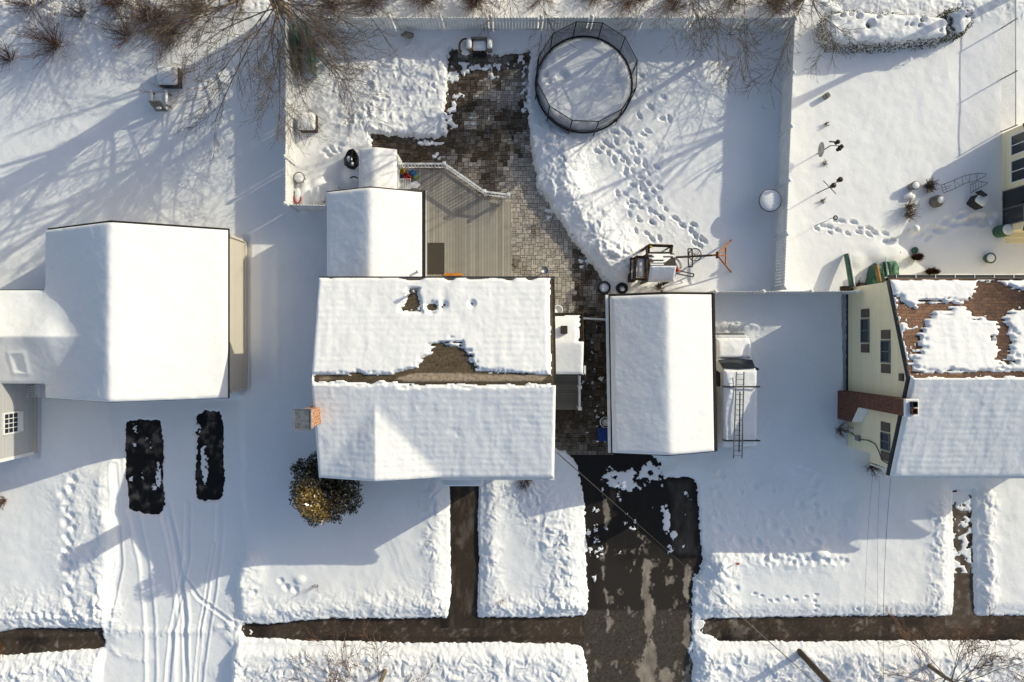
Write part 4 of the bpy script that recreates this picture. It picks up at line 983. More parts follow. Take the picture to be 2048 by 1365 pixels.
for yy in (386, 409, 436, 463, 490, 518, 550):
    mb = MB(); q_ = P(851, yy, .55); mb.box((q_.x-.02, q_.y, .5), (.16, .03, .04)); mb.build('bracket', M['white'], deck)
mb = MB(); c0, c1 = D(855.5, 549), D(889, 486); mb.bbox(((c0[0]+c1[0])/2, (c0[1]+c1[1])/2, dz+.012), (c1[0]-c0[0], c1[1]-c0[1], .02), .01)
tag(mb.build('door_mat', M['mat_']), 'large dark grey mat lying on the deck boards by the house wall', 'door mat')
mb = MB(); c0, c1 = D(888, 553.2), D(925, 548.6); mb.bbox(((c0[0]+c1[0])/2, (c0[1]+c1[1])/2+.03, dz+.03), (c1[0]-c0[0], .13, .05), .01)
tag(mb.build('plank', M['plank']), 'orange-yellow wooden plank lying against the house on the deck', 'plank')
# toys and clutter in the deck corner
def pt(px, py, z): v = P(px, py, z); return v
t = thing('toy', 'blue and green segmented plastic toy on the deck corner', 'toy', pt(826, 348, dz))
a = pt(822, 341, dz+.14); b = pt(833, 356, dz+.14)
for k, mm in enumerate(('cyan', 'blue', 'cyan', 'blue', 'cyan', 'lime')):
    mb = MB(); mb.tube([a.lerp(b, k/6), a.lerp(b, (k+.86)/6)], .12, n=12); mb.build('segment', M[mm], t, True)
def toy(px, py, mm, label, kind='toy'):
    v = pt(px, py, dz); o = MB()
    o.lathe([(.10, dz), (.14, dz+.02), (.15, dz+.12), (.13, dz+.22), (.10, dz+.22), (.09, dz+.06)], (v.x, v.y, 0), 14)
    return tag(o.build(kind, M[mm], None, True), label, 'toy')
toy(805, 345, 'yellow', 'yellow plastic toy bucket beside the segmented toy', 'toy_bucket'); toy(812, 352, 'red', 'red plastic toy bucket in the deck corner', 'toy_bucket')
toy(803, 353, 'blue', 'dark blue plastic toy bucket at the deck corner', 'toy_bucket'); toy(818, 358, 'orange', 'orange plastic toy bucket on the deck below the segmented toy', 'toy_bucket')
t = thing('folding_chair', 'folded white garden chair lying in the deck corner', 'chair', pt(812, 368, dz))
c = pt(811, 368, dz+.16); mb = MB()
for dx in (-.25, .25): mb.tube([c+Vector((dx, -.24, 0)), c+Vector((dx, .24, .05))], .022, n=6)
for dy in (-.24, .24): mb.tube([c+Vector((-.25, dy, 0)), c+Vector((.25, dy, 0))], .022, n=6)
mb.build('frame', M['white'], t)
for k in range(5):
    mb = MB(); mb.box(c+Vector((-.17+.085*k, 0, .03)), (.045, .46, .02)); mb.build('slat', M['white'], t)
mb = MB(); v = pt(829, 371, dz+.1); mb.blob(v, (.26, .17, .14), .25, 4, 12, 7); tag(mb.build('snow_clump', M['snow'], None, True), 'small heap of snow in the deck corner by the chair', 'snow')
# side porch of the entry
sp_ = thing('side_porch', 'small dark board landing with white railing along the right wall of the middle house', 'porch', P(1135, 790, 0))
a = P(1112, 820, .55); b = P(1156, 745, .55)
mb = MB(); mb.box2((1.55, a.y, .35), (b.x, -1.42, .55)); mb.build('floorboards', M['deckdark'], sp_)
mb = MB(); c = P(1146, 841, .28); mb.bbox(((1.55+c.x)/2, (a.y+c.y)/2, .2), (c.x-1.55, a.y-c.y-.01, .16), .015); mb.build('step', M['darkwood'], sp_)
pp = [P(1160, 752, 1.45), P(1160, 775, 1.45), P(1159.5, 817.5, 1.45)]
mb = MB(); mb.bbox(((pp[0]+pp[2])/2).to_tuple(), (.08, (pp[0]-pp[2]).length, .06), .01); mb.box((pp[1].x, (pp[0].y+pp[2].y)/2, .66), (.04, (pp[0]-pp[2]).length, .05))
n = 14
for k in range(1, n): q_ = pp[0].lerp(pp[2], k/n); mb.box((q_.x, q_.y, 1.04), (.03, .03, .74))
mb.build('railing', M['white'], sp_)
for p in pp[1:]:
    mb = MB(); mb.bbox((p.x, p.y, .98), (.10, .10, 1.06), .01); mb.bbox((p.x, p.y, 1.54), (.17, .17, .05), .02); mb.build('post', M['white'], sp_)

# storage shed behind the rear wing
s0x, s1x, s0y, s1y, sE, sR = -7.17, -5.40, 6.98, 9.0, 1.95, 2.32; sc_ = -6.37
shed = thing('shed', 'small gabled storage shed with snowy roof behind the rear wing', 'shed', (-6.3, 8, 0))
sf = gable_f(sc_, (s1x-s0x)/2, sE, sR, 'y')
walls(shed, s0x+.06, s1x-.06, s0y, s1y-.06, sE-.1, sR-.12, 'y', M['white']); roof_deck(shed, s0x, s1x, s0y, s1y, sf, M['darktrim'], xs=[s0x, sc_, s1x], th=.07)
snow_cap(shed, s0x, s1x, s0y, s1y, sf, .17, 0, .05, None, 'lrt', 430, .03, 0, .14)

# ================================================================== TRAMPOLINE
tcx, tcy, tR = 3.49, 12.46, 2.36
tr = thing('trampoline', 'round trampoline with black safety net and snow-covered mat', 'trampoline', (tcx, tcy, 0))
NP = 12; ang = lambda k: 2*math.pi*(k+.42)/NP
def ringpt(k, r, z): return Vector((tcx+r*math.cos(ang(k)), tcy+r*math.sin(ang(k)), z))
for k in range(NP):
    mb = MB(); mb.tube([ringpt(k, tR+.03, .3), ringpt(k, tR+.03, 1.9), ringpt(k, tR, 2.45)], .028, n=8); mb.build('pole', M['rubber'], tr, True)
mb = MB(); mb.tube([ringpt(k, tR, 2.42) for k in range(NP+1)], .024, n=6); mb.build('top_hoop', M['rubber'], tr)
mb = MB(); mb.tube([Vector((tcx+(tR-.02)*math.cos(a_*math.pi/24), tcy+(tR-.02)*math.sin(a_*math.pi/24), .84)) for a_ in range(49)], .05, n=6); mb.build('frame_ring', M['rubber'], tr, True)
mb = MB()
for k in range(NP):
    for s_ in range(4):
        a = ringpt(k, tR-.03, 0).lerp(ringpt(k+1, tR-.03, 0), s_/4); b = ringpt(k, tR-.03, 0).lerp(ringpt(k+1, tR-.03, 0), (s_+1)/4)
        n0_ = len(mb.v)
        mb.v += [(a.x, a.y, .82), (b.x, b.y, .82), (b.x, b.y, 2.4-.05*math.sin(math.pi*(s_+1)/4)), (a.x, a.y, 2.4-.05*math.sin(math.pi*s_/4))]; mb.f.append((n0_, n0_+1, n0_+2, n0_+3))
mb.build('safety_net', M['net'], tr)
mb = MB(); mb.lathe([(2.25, .80), (2.25, .83)], (tcx, tcy, 0), 48); mb.build('mat', M['rubber'], tr)
for k in range(0, NP, 2):
    mb = MB(); p = ringpt(k, tR-.1, 0); mb.tube([p+Vector((0, 0, .8)), p+Vector((0, 0, .1))], .035, n=8); mb.build('leg', M['steel'], tr)
nr, na = 60, 120
rr = np.concatenate([np.linspace(0, 2.1, nr), [2.17, 2.22, 2.235]]); aa = np.linspace(0, 2*math.pi, na+1)
rg, ag = np.meshgrid(rr, aa, indexing='ij'); xg = tcx+rg*np.cos(ag); yg = tcy+rg*np.sin(ag)
zg = .80+.22*np.sqrt(np.clip(1-np.clip((rg-1.95)/.29, 0, 1)**2, 0, 1))+.05*(fbm(xg, yg, 440, 3)-.5)+.03*(fbm(xg*5, yg*5, 441, 3)-.5)
pxg = xg*S/33+1024; pyg = 682.5-yg*S/33
for (cx, cy, r_, dp) in ((1123, 152, 14, .16), (1090, 150, 6, .12), (1098, 165, 5, .10), (1086, 135, 5, .08), (1110, 120, 7, -.06), (1225, 160, 16, .05)):
    zg -= dp*np.exp(-(((pxg-cx)/r_)**2+((pyg-cy)/(r_*.8))**2)**2)
grid_mesh('snow_layer', np.stack([xg, yg, zg], -1).reshape(-1, 3), len(rr), na+1, M['roofsnow'], tr, True)

# ================================================================== PLAY SET
ps = thing('play_set', 'dark wooden play tower with snowy roof, side frames and an orange A-frame swing beam', 'play set', P(1330, 530, 0))
def bar(mb, a, b, w=.07): mb.tube([a, b], w*.62, n=4)
zr_, ze_ = 2.85, 2.35; X0, X1 = P(1300, 532, zr_).x, P(1353, 532, zr_).x; yr = P(0, 531.5, zr_).y; yb = P(0, 507, ze_).y; yf = P(0, 564, ze_).y
for (ya, za, yb2, zb2, nm) in ((yb, ze_, yr, zr_, 'roof_panel'), (yf, ze_, yr, zr_, 'roof_panel')):
    mb = MB(); mb.add([(X0, ya, za), (X1, ya, za), (X1, yb2, zb2), (X0, yb2, zb2), (X0, ya, za-.05), (X1, ya, za-.05), (X1, yb2, zb2-.05), (X0, yb2, zb2-.05)], [(0,1,2,3),(7,6,5,4),(0,4,5,1),(1,5,6,2),(2,6,7,3),(3,7,4,0)]); mb.build(nm, M['fascia'], ps)
def psn(y0, y1, fn_bare, nm, seed):
    f_ = lambda x, y: zr_-(zr_-ze_)*np.abs(y-yr)/(yb-yr if y0 >= yr-.01 else yr-yf)
    snow_cap(ps, X0+.01, X1-.01, y0, y1, f_, .13, 0, .03, fn_bare, 'lrbt', seed, .02, 0, .10)
psn(yf-.01, yr-.01, None, 's', 450)
psn(yr+.02, yb-.02, lambda x, y, px, py: np.maximum((VN(451)(px*.06, np.floor(py/2.6)*1.7)-.40)*30-9*np.exp(-((px-1322)/20)**2)+5*(px > 1341)+9*(py > 526), -9*(px < 0)), 's', 451)
Z1 = 1.30
xL, xR = X0+.05, X1-.05
for (x_, y_) in ((xL, yb-.08), (xR, yb-.08), (xL, yf+.08), (xR, yf+.08)):
    mb = MB(); bar(mb, (x_, y_, 0), (x_, y_, 2.35), .10); mb.build('post', M['darkwood'], ps)
mb = MB(); mb.box2((xL, yf+.08, Z1-.06), (xR, yb-.08, Z1)); mb.build('platform', M['darkwood'], ps)
# rear rail frame, left balcony, ladder
def frame(name, pts, zs, m='darkwood', w=.075):
    mb = MB(); n = len(pts)
    for z in zs:
        for i in range(n): a, b = pts[i], pts[(i+1) % n]; bar(mb, (a[0], a[1], z), (b[0], b[1], z), w)
    for a in pts: bar(mb, (a[0], a[1], .0), (a[0], a[1], max(zs)), w)
    return mb.build(name, M[m], ps)
zt_ = 1.75; Q = lambda px, py, z=zt_: (P(px, py, z).x, P(px, py, z).y)
frame('rear_frame', [Q(1298, 490), Q(1345, 491.5), Q(1343, 506), Q(1298, 506)], (zt_, zt_-.35))
frame('side_frame', [Q(1293, 493), Q(1298, 493), Q(1298, 514), Q(1293, 514)], (zt_,))
frame('balcony_rail', [Q(1274, 512), Q(1294, 513), Q(1295, 557), Q(1272, 557)], (1.55, 1.2))
frame('climbing_frame', [Q(1262, 517, 1.0), Q(1272, 517, 1.0), Q(1270, 562, 1.0), Q(1260, 562, 1.0)], (1.0, .6))
mb = MB(); a = P(1275, 555, 1.1); b = P(1293, 517, 1.1); mb.box2((a.x, a.y, 1.02), (b.x, b.y, 1.08)); bp_ = mb.build('balcony_floor', M['darkwood'], ps)
mb = MB(); mb.bbox(((a.x+b.x)/2, (a.y+b.y)/2, 1.16), (b.x-a.x, b.y-a.y, .16), .06); mb.build('snow_layer', M['roofsnow'], bp_, True)
for y_ in (535, 553):
    mb = MB(); v = P(1265, y_, .65); mb.bbox((v.x, v.y, .68), (.12, .28, .16), .05); mb.build('snow_layer', M['roofsnow'], ps, True)
mb = MB(); a = P(1317, 566, .9); b = P(1317, 575, .4); bar(mb, a, b, .05); bar(mb, a+Vector((.1, 0, 0)), b+Vector((.1, 0, 0)), .05); bar(mb, a.lerp(b, .5), a.lerp(b, .5)+Vector((.1, 0, 0)), .04); mb.build('step_ladder', M['darkwood'], ps)
# swing beam and A-frame
zb_ = 2.2; B0 = P(1352, 515, zb_); B1 = P(1434, 510.5, zb_)
mb = MB(); mb.tube([B0, B1.lerp(B0, .12)], .05, n=4); mb.build('swing_beam', M['darkwood'], ps)
mb = MB(); mb.tube([B1.lerp(B0, .12), B1], .05, n=4); mb.build('beam_end', M['wood'], ps)
L1 = P(1462, 481, .3); L2 = P(1462, 544.5, .3)
for L_ in (L1, L2):
    mb = MB(); mb.tube([B1+Vector((0, 0, .02)), L_], .05, n=4); mb.build('leg', M['wood'], ps)
mb = MB(); mb.tube([B1.lerp(L1, .62), B1.lerp(L2, .62)], .045, n=4); mb.build('crossbar', M['wood'], ps)
mb = MB(); mb.tube([B1, B1.lerp(L1, .62).lerp(B1.lerp(L2, .62), .5)], .035, n=4); mb.build('brace', M['wood'], ps)
mb = MB(); mb.box((B1.x, B1.y, B1.z+.01), (.09, .32, .12)); mb.build('bracket', M['black'], ps)
# disc swing, glider frame, slide
t = thing('swing', 'round black web swing hanging below the play set beam', 'swing', P(1390, 510, .6))
c = P(1390, 510, .75); rr_ = .30
mb = MB(); mb.tube([c+Vector((rr_*math.cos(a_*math.pi/12), rr_*math.sin(a_*math.pi/12), 0)) for a_ in range(25)], .026, n=6); mb.build('ring', M['black'], t, True)
mb = MB()
for k in range(6): a_ = k*math.pi/6; mb.tube([c+Vector((rr_*math.cos(a_), rr_*math.sin(a_), 0)), c-Vector((rr_*math.cos(a_), rr_*math.sin(a_), 0))], .006, n=4)
for r2 in (.1, .2): mb.tube([c+Vector((r2*math.cos(a_*math.pi/8), r2*math.sin(a_*math.pi/8), 0)) for a_ in range(17)], .006, n=4)
mb.build('web', M['black'], t)
for s_ in (-1, 1):
    mb = MB()
    for dx in (-.22, .22): mb.tube([c+Vector((dx, s_*.2, 0)), (B0.lerp(B1, .47).x+dx*.3, B0.lerp(B1, .47).y, zb_)], .008, n=4)
    mb.build('rope', M['black'], t)
t = thing('glider_swing', 'black rectangular glider frame hanging from the play set beam', 'swing', P(1379, 516, .6))
c4 = [P(1376, 498, .9), P(1384, 498, .9), P(1385, 534, .9), P(1377, 534, .9)]
mb = MB()
for i in range(4): bar(mb, c4[i], c4[(i+1) % 4], .05)
mb.build('frame', M['black'], t)
mb = MB(); m_ = (c4[0]+c4[2])/2
for i in range(4): mb.tube([c4[i].lerp(m_, .3), (m_.x, B0.y, zb_)], .008, n=4)
mb.build('rope', M['black'], t)
t = thing('slide', 'small blue and white slide curving away from the play tower', 'slide', P(1358, 528, .5))
mb = MB(); pts = [P(1353, 517, 1.25), P(1358, 520, 1.0), P(1361, 527, .7), P(1362, 534, .45)]
mb.tube(pts, .09, .07, 8); mb.build('chute', M['white'], t, True)
mb = MB(); mb.tube([P(1355, 516, 1.2), P(1357, 523, .95)], .05, n=6); mb.tube([P(1357, 523, .95), P(1363, 529, .6), P(1363, 535, .45), P(1360, 537, .4)], .035, n=6); mb.build('rim', M['blue'], t, True)
t = thing('climbing_ladder', 'black rectangular ladder frame leaning out from the right of the play tower', 'ladder', P(1372, 548, .4))
c4 = [P(1354, 541, 1.2), P(1388, 548.5, .55), P(1386, 554.5, .55), P(1354, 548, 1.2)]; mb = MB()
for i in range(4): bar(mb, c4[i], c4[(i+1) % 4], .045)
mb.build('frame', M['black'], t)
v = P(1355, 540, 1.2); mb = MB(); mb.blob(v, (.10, .12, .10), .15, 8); tag(mb.build('bucket', M['orange'], None, True), 'orange plastic bucket hung at the corner of the play tower', 'bucket')
v = P(1301, 494, 1.7); mb = MB(); mb.blob(v, (.09, .07, .07), .1, 8); tag(mb.build('toy', M['yellow'], None, True), 'yellow toy fixed on the rear frame of the play tower', 'toy')

# ================================================================== VAN AND LADDER
van = thing('van', 'white van under snow with a roof rack, parked beside the middle garage', 'van', P(1478, 790, 0))
vx0, vx1, yR_, yW, yH, yF = 9.78, 11.52, -5.02, -1.30, -.90, .30
cx = (vx0+vx1)/2; hw = (vx1-vx0)/2
def sec(y, w, zl, zs, zt, wt): return [(-w, y, zl), (w, y, zl), (w*1.06, y, (zl+zs)/2), (w*1.04, y, zs), (wt, y, zt-.06), (wt*.9, y, zt), (-wt*.9, y, zt), (-wt, y, zt-.06), (-w*1.04, y, zs), (-w*1.06, y, (zl+zs)/2)]
secs = [sec(yR_, hw*.96, .45, 1.15, 1.96, hw*.86), sec(yR_+.15, hw, .3, 1.2, 2.06, hw*.92), sec(-3.2, hw, .3, 1.2, 2.10, hw*.94), sec(yW-.15, hw, .3, 1.2, 2.08, hw*.93), sec(yW, hw, .3, 1.2, 2.0, hw*.90), sec(yH, hw*.99, .3, 1.14, 1.30, hw*.98), sec(-.3, hw*.98, .3, 1.02, 1.16, hw*.92), sec(yF-.1, hw*.93, .3, .9, 1.02, hw*.84), sec(yF, hw*.86, .4, .8, .90, hw*.78)]
mb = MB(); n = 10
for s_ in secs: mb.v += [(cx+p[0], p[1], p[2]) for p in s_]
for i in range(len(secs)-1):
    for k in range(n): q_ = (k+1) % n; mb.f.append((i*n+k, (i+1)*n+k, (i+1)*n+q_, i*n+q_))
mb.f.append(tuple(range(n))); mb.f.append(tuple((len(secs)-1)*n+k for k in range(n-1, -1, -1)))
body = mb.build('body', M['vanpaint'], van, False)
mb = MB(); e = .012
mb.add([(cx-hw*.86, yW+.03, 2.02+e), (cx+hw*.86, yW+.03, 2.02+e), (cx+hw*.95, yH-.0, 1.39+e), (cx-hw*.95, yH-.0, 1.39+e), (cx, yW-.01, 2.06+e), (cx, yH+.08, 1.38+e)], [(0, 4, 5, 3), (4, 1, 2, 5)]); mb.build('windshield', M['glass'], van, True)
for s_ in (-1, 1):
    mb = MB(); mb.add([(cx+s_*(hw*1.045), -1.35, 1.22), (cx+s_*(hw*1.045), -2.15, 1.24), (cx+s_*(hw*.98), -2.15, 1.86), (cx+s_*(hw*.965), -1.5, 1.84)], [(0, 1, 2, 3)]); mb.build('side_window', M['glass'], van)
    mb = MB(); mb.bbox((cx+s_*(hw+.19), -1.32, 1.28), (.22, .10, .2), .03, s_*-.45); mb.tube([(cx+s_*(hw), -1.2, 1.22), (cx+s_*(hw+.14), -1.28, 1.25)], .03, n=6); mb.build('mirror', M['black'], van)
    for y_ in (-.45, -3.9):
        mb = MB(); w_ = cx+s_*(hw-.12)
        prof = [(.30, -.1), (.34, -.06), (.34, .06), (.30, .1)]
        for i in range(4):
            for k in range(18): a_ = 2*math.pi*k/18; mb.v.append((w_+prof[i][1], y_+prof[i][0]*math.cos(a_), .34+prof[i][0]*math.sin(a_)))
        for i in range(3):
            for k in range(18): q_ = (k+1) % 18; mb.f.append((i*18+k, i*18+q_, (i+1)*18+q_, (i+1)*18+k))
        mb.f += [tuple(range(18)), tuple(54+k for k in range(18))]; mb.build('wheel', M['rubber'], van, True)
    mb = MB(); mb.bbox((cx+s_*.62, yF-.04, .74), (.26, .08, .16), .02); mb.build('headlight', M['steel'], van)
mb = MB(); mb.bbox((cx, yF+.04, .5), (1.5, .12, .2), .03); mb.build('bumper', M['alu'], van); mb = MB(); mb.bbox((cx, yR_-.06, .48), (1.5, .12, .2), .03); mb.build('bumper', M['alu'], van)
mb = MB(); mb.box((cx, yF+.0, .72), (.9, .03, .14)); mb.build('grille', M['black'], van)
mb = MB(); mb.tube([(cx+.15, yH+.42, 1.27), (cx+.75, yH+.10, 1.32)], .012, n=4); mb.tube([(cx-.65, yH+.10, 1.32), (cx-.1, yH+.06, 1.33)], .012, n=4); mb.build('wiper', M['black'], van)
ff = lambda x, y: 2.07-.04*np.abs(x-cx)**2-.09*np.exp(-((y-yR_)/.22)**2)
snow_cap(van, cx-hw*.88, cx+hw*.90, yR_+.10, yW-.06, ff, .14, 0, .04, None, 'lrbt', 460, .06, 0, .12, lambda x, y, px, py: .10*np.exp(-((x-cx+.55)/.2)**2-((y+2.2)/.55)**2))
hf = lambda x, y: 1.30-(y-yH)*.11-.12*np.clip((y-yH-.5)/.65, 0, 1)**2-.05*np.abs(x-cx)**2
snow_cap(van, cx-hw*.92, cx+hw*.90, yH+.10, yF-.12, hf, .12, 0, .035, lambda x, y, px, py: np.maximum((VN(463)(px*.2, py*.1)-.5)*4-(py-676)*1.6, -9), 'lrbt', 461, .08, 0, .14)
rack = []
for y_ in (-2.12, -4.62):
    mb = MB(); mb.tube([(cx-hw*.95, y_, 2.36), (cx+hw*.97, y_, 2.36)], .035, n=6)
    for s_ in (-1, 1): mb.tube([(cx+s_*hw*.90, y_, 2.36), (cx+s_*hw*.90, y_, 2.02)], .03, n=6)
    mb.build('rack_bar', M['black'], van)
lad = thing('ladder', 'long grey extension ladder tied on the roof rack of the white van', 'ladder', (cx, -3.4, 2.4))
la = [(P(1473, 744, 2.45), P(1467, 917, 2.45)), (P(1488, 744, 2.45), P(1484, 917, 2.45))]
for a, b in la:
    mb = MB(); bar(mb, a, b, .05); mb.build('rail', M['alu'], lad)
for k in range(17):
    a = la[0][0].lerp(la[0][1], (k+.5)/17); b = la[1][0].lerp(la[1][1], (k+.5)/17); mb = MB(); mb.tube([a, b], .013, n=5); mb.build('rung', M['alu'], lad)
mb = MB(); a = (P(1480, 784, 2.52), P(1478, 905, 2.52)); bar(mb, a[0], a[1], .05); tag(mb.build('pole', M['black'], None), 'black pole strapped beside the ladder on the van rack', 'pole')
# ================================================================== TREES
def tree_mesh(seed, Ht, spread, levels=4, twig=.009, low=.14, r0=None, nlow=8, nup=12, nch=(0, 8, 6, 4), wild=.12, face=None, nfork=1.):
    """bare crown: trunk with limbs in one builder, branches and twigs in another.
    Low limbs reach out almost level and thin, high limbs climb steeply."""
    rs = random.Random(seed); tk = MB(); cr = MB()
    def grow(p, d, L, r, lv, lift, up=False):
        n = 6 if lv < 2 else 4 if lv == 2 else 3; pts = [p.copy()]; q = p.copy(); d = d.normalized()
        for i in range(n):
            w = .05 if lv == 0 else wild
            d = (d+Vector((rs.gauss(0, w), rs.gauss(0, w), rs.gauss(0, w*.6)+(lift if lv == 1 else .015)))).normalized()
            q = q+d*(L/n); pts.append(q.copy())
        r2 = max(twig*.6, r*(.45 if lv else .30))
        (tk if lv < 2 else cr).tube(pts, r, r2, (8 if lv == 0 else 6 if lv == 1 else 4 if lv == 2 else 3), lv == 0)
        if lv >= levels: return
        if lv == 0:
            for k in range(nlow+nup):
                lo = k < nlow
                t = low+.30*rs.random() if lo else low+.25+(.75-low)*((k-nlow)+rs.random())/nup
                i = min(n-1, int(t*n)); b = pts[i].lerp(pts[i+1], t*n-i)
                az = rs.uniform(0, 2*math.pi) if face is None or not lo else face+rs.uniform(-1.25, 1.25)
                an = R(rs.uniform(66, 86)) if lo else R(rs.uniform(20, 46)*(1.2-.3*t))
                nd = Vector((math.cos(az)*math.sin(an), math.sin(az)*math.sin(an), math.cos(an)))
                rl = r+(r2-r)*t
                grow(b, nd, spread*(rs.uniform(.75, 1.1) if lo else rs.uniform(.6, 1.)*(1.15-.55*t)), min(rl*.5, spread*(.0062 if lo else .022)), 1, .0 if lo else .03, not lo)
            return
        nc = nch[lv] if not up else max(2, int(nch[lv]*.45))
        for k in range(nc):
            t = .18+.82*(k+rs.random())/nc
            i = min(n-1, int(t*n)); b = pts[i].lerp(pts[i+1], t*n-i)
            ax = (pts[i+1]-pts[i]).normalized(); az = rs.uniform(0, 2*math.pi)+k*2.4
            u = ax.cross(Vector((.3, .2, 1)) if abs(ax.z) < .95 else Vector((1, 0, 0))).normalized(); v = ax.cross(u)
            an = R(rs.uniform(18, 44))
            nd = ax*math.cos(an)+(u*math.cos(az)+v*math.sin(az))*math.sin(an)
            grow(b, nd, L*rs.uniform(.34, .62)*(1.1-.4*t), max(twig, (r+(r2-r)*t)*(.58 if up else .52)), lv+1, 0., up)
    grow(Vector((0, 0, -.1)), Vector((rs.gauss(0, .03), rs.gauss(0, .03), 1)), Ht, r0 or Ht*.018, 0, 0)
    return tk, cr
def tree(name, label, cat, loc, meshes=None, rz=0., sc=1., group=None, barkm='bark', twigm='twig', lean=None, **kw):
    t = thing(name, label, cat, (0, 0, 0), group)
    tk, cr = tree_mesh(**kw)
    tk.build('trunk', M[barkm], t, True); cr.build('crown', M[twigm], t, True)
    t.location = loc; t.rotation_euler = (lean[0] if lean else 0, lean[1] if lean else 0, rz); t.scale = (sc,)*3
    return t
def tcopy(src, label, loc, rz, sc):
    t = copy_tree(src); t.location = loc; t.rotation_euler = (0, 0, rz); t.scale = (sc,)*3; t['label'] = label; return t
TG = 'bare trees behind the back fence'
bt = tree('tree', 'large bare tree at the corner of the white fences, branches fanning over the yard', 'tree', P(585, 48, .2), rz=0., group=TG, seed=11, Ht=12.5, spread=5.9, levels=4, twig=.0070, low=.10, r0=.30, nlow=19, nup=22, nch=(0, 9, 7, 4), wild=.10, face=-1.45)
b2 = tree('tree', 'bare tree rising behind the back fence at its right end', 'tree', P(1592, 8, .2), rz=-1.15, sc=.85, group=TG, seed=23, Ht=10.5, spread=4.6, levels=4, twig=.0085, low=.16, r0=.20, nlow=10, nup=9, nch=(0, 7, 6, 3), wild=.12, face=-1.6)
tcopy(b2, 'bare tree behind the back fence directly above the trampoline', P(1338, 2, .2), .1, .92)
tcopy(b2, 'bare tree just beyond the top edge, right of the trampoline', P(1470, -42, .2), -.75, .9)
tcopy(b2, 'bare tree at the top edge, above the patio bench', P(1010, -95, .2), -.3, .95)
tcopy(bt, 'bare tree at the upper left edge casting long shadows across the lawn', P(330, -130, .2), .5, .8)
tcopy(b2, 'bare tree at the top left corner over the tangled shrubs', P(110, -90, .2), .3, .95)
tcopy(b2, 'bare tree at the top right, its shadow falling past the snowy hedge', P(1960, -190, .2), 2.2, .8)
tcopy(b2, 'bare tree at the top edge between the fence corner and the patio', P(800, -120, .2), .2, 1.)
b3 = tree('tree', 'tall bare tree beyond the top edge, right of the big corner tree', 'tree', P(700, -48, .2), rz=.4, group=TG, seed=37, Ht=13.5, spread=6.4, levels=4, twig=.009, low=.22, r0=.30, nlow=0, nup=15, nch=(0, 7, 5, 4), wild=.10)
tcopy(b3, 'tall bare tree beyond the top edge, above the shrub over the patio bench', P(905, -75, .2), 2.3, .95)
tcopy(b3, 'tall bare tree beyond the top edge, above the right end of the back fence', P(1540, -85, .2), 4.1, .8)
tcopy(b3, 'tall bare tree beyond the top right corner, its branch shadow crossing the right yard', P(2120, -60, .2), 5.0, .8)
st_ = tree('street_tree', 'small bare street tree at the bottom right corner', 'tree', P(1857, 1330, .35), rz=.3, group='street trees', seed=31, Ht=4.0, spread=3.3, levels=4, twig=.0075, low=.36, r0=.12, nlow=15, nup=9, nch=(0, 8, 6, 3), wild=.15, twigm='redtwig')
s2 = copy_tree(st_); s2.location = P(771, 1340, .35); s2.rotation_euler = (0, 0, 2.0); s2.scale = (.98,)*3; s2['label'] = 'small bare street tree at the bottom edge, below the sidewalk'
# shrubs: many stems from one base
def shrub_mesh(seed, hgt, n, r=.008, spread=.7, kids=5):
    rs = random.Random(seed); mb = MB()
    for k in range(n):
        a = rs.uniform(0, 6.28); d = Vector((math.cos(a)*spread*rs.random(), math.sin(a)*spread*rs.random(), 1)).normalized(); p = Vector((math.cos(a)*.1*rs.random(), math.sin(a)*.1*rs.random(), -.05)); L = hgt*rs.uniform(.5, 1.1); pts = [p]
        for i in range(4): d = (d+Vector((rs.gauss(0, .16), rs.gauss(0, .16), 0))).normalized(); pts.append(pts[-1]+d*L/4)
        mb.tube(pts, r*1.3, r*.6, 3, False)
        for j in range(kids):
            i = rs.randint(1, 3); dd = (pts[i+1]-pts[i]).normalized()+Vector((rs.gauss(0, .6), rs.gauss(0, .6), rs.gauss(.1, .3))); b = pts[i].lerp(pts[i+1], rs.random())
            m_ = b+dd.normalized()*L*rs.uniform(.12, .25); e = m_+(dd+Vector((rs.gauss(0, .5), rs.gauss(0, .5), .1))).normalized()*L*rs.uniform(.1, .22)
            mb.tube([b, m_, e], r*.8, r*.45, 3, False)
    return mb
def shrub(label, loc, seed, hgt, n, m='twig', group=None, name='shrub', **kw):
    mb = shrub_mesh(seed, hgt, n, **kw); o = mb.build(name, M[m], None, False); o.location = loc
    return tag(o, label, 'shrub' if name == 'shrub' else 'plant', group)
BG = 'bare shrubs along the back'
shrub('tangled bare shrub spreading at the upper left, between long shadows', P(112, 92, .25), 41, 2.0, 90, 'redtwig', BG, spread=1.5)
shrub('bare shrub left of the tangled one at the left edge', P(20, 120, .25), 42, 1.3, 50, 'redtwig', BG, spread=1.5)
shrub('low bare shrub at the top left behind the tangled one', P(165, 30, .25), 43, 1.1, 45, 'twig', BG, spread=1.2)
shrub('dense olive-brown shrub at the top, left of the fence corner', P(398, 22, .25), 44, 2.0, 130, 'twig', BG, spread=1.3)
shrub('bare shrub behind the back fence near the fence corner', P(668, 14, .2), 45, 1.5, 90, 'redtwig', BG, spread=1.2)
shrub('dense brown shrub behind the back fence above the patio bench', P(948, 6, .2), 46, 1.5, 100, 'redtwig', BG, spread=1.3)
shrub('bare shrub behind the back fence above the trampoline', P(1352, 16, .2), 47, 1.1, 60, 'twig', BG, spread=1.3)
shrub('dense dark shrub behind the back fence at its right end', P(1545, 10, .2), 48, 1.3, 90, 'redtwig', BG, spread=1.3)
shrub('thin shrub by the left garden between table and tangled shrub', P(255, 75, .25), 49, 1.5, 60, 'redtwig', BG, spread=1.5)
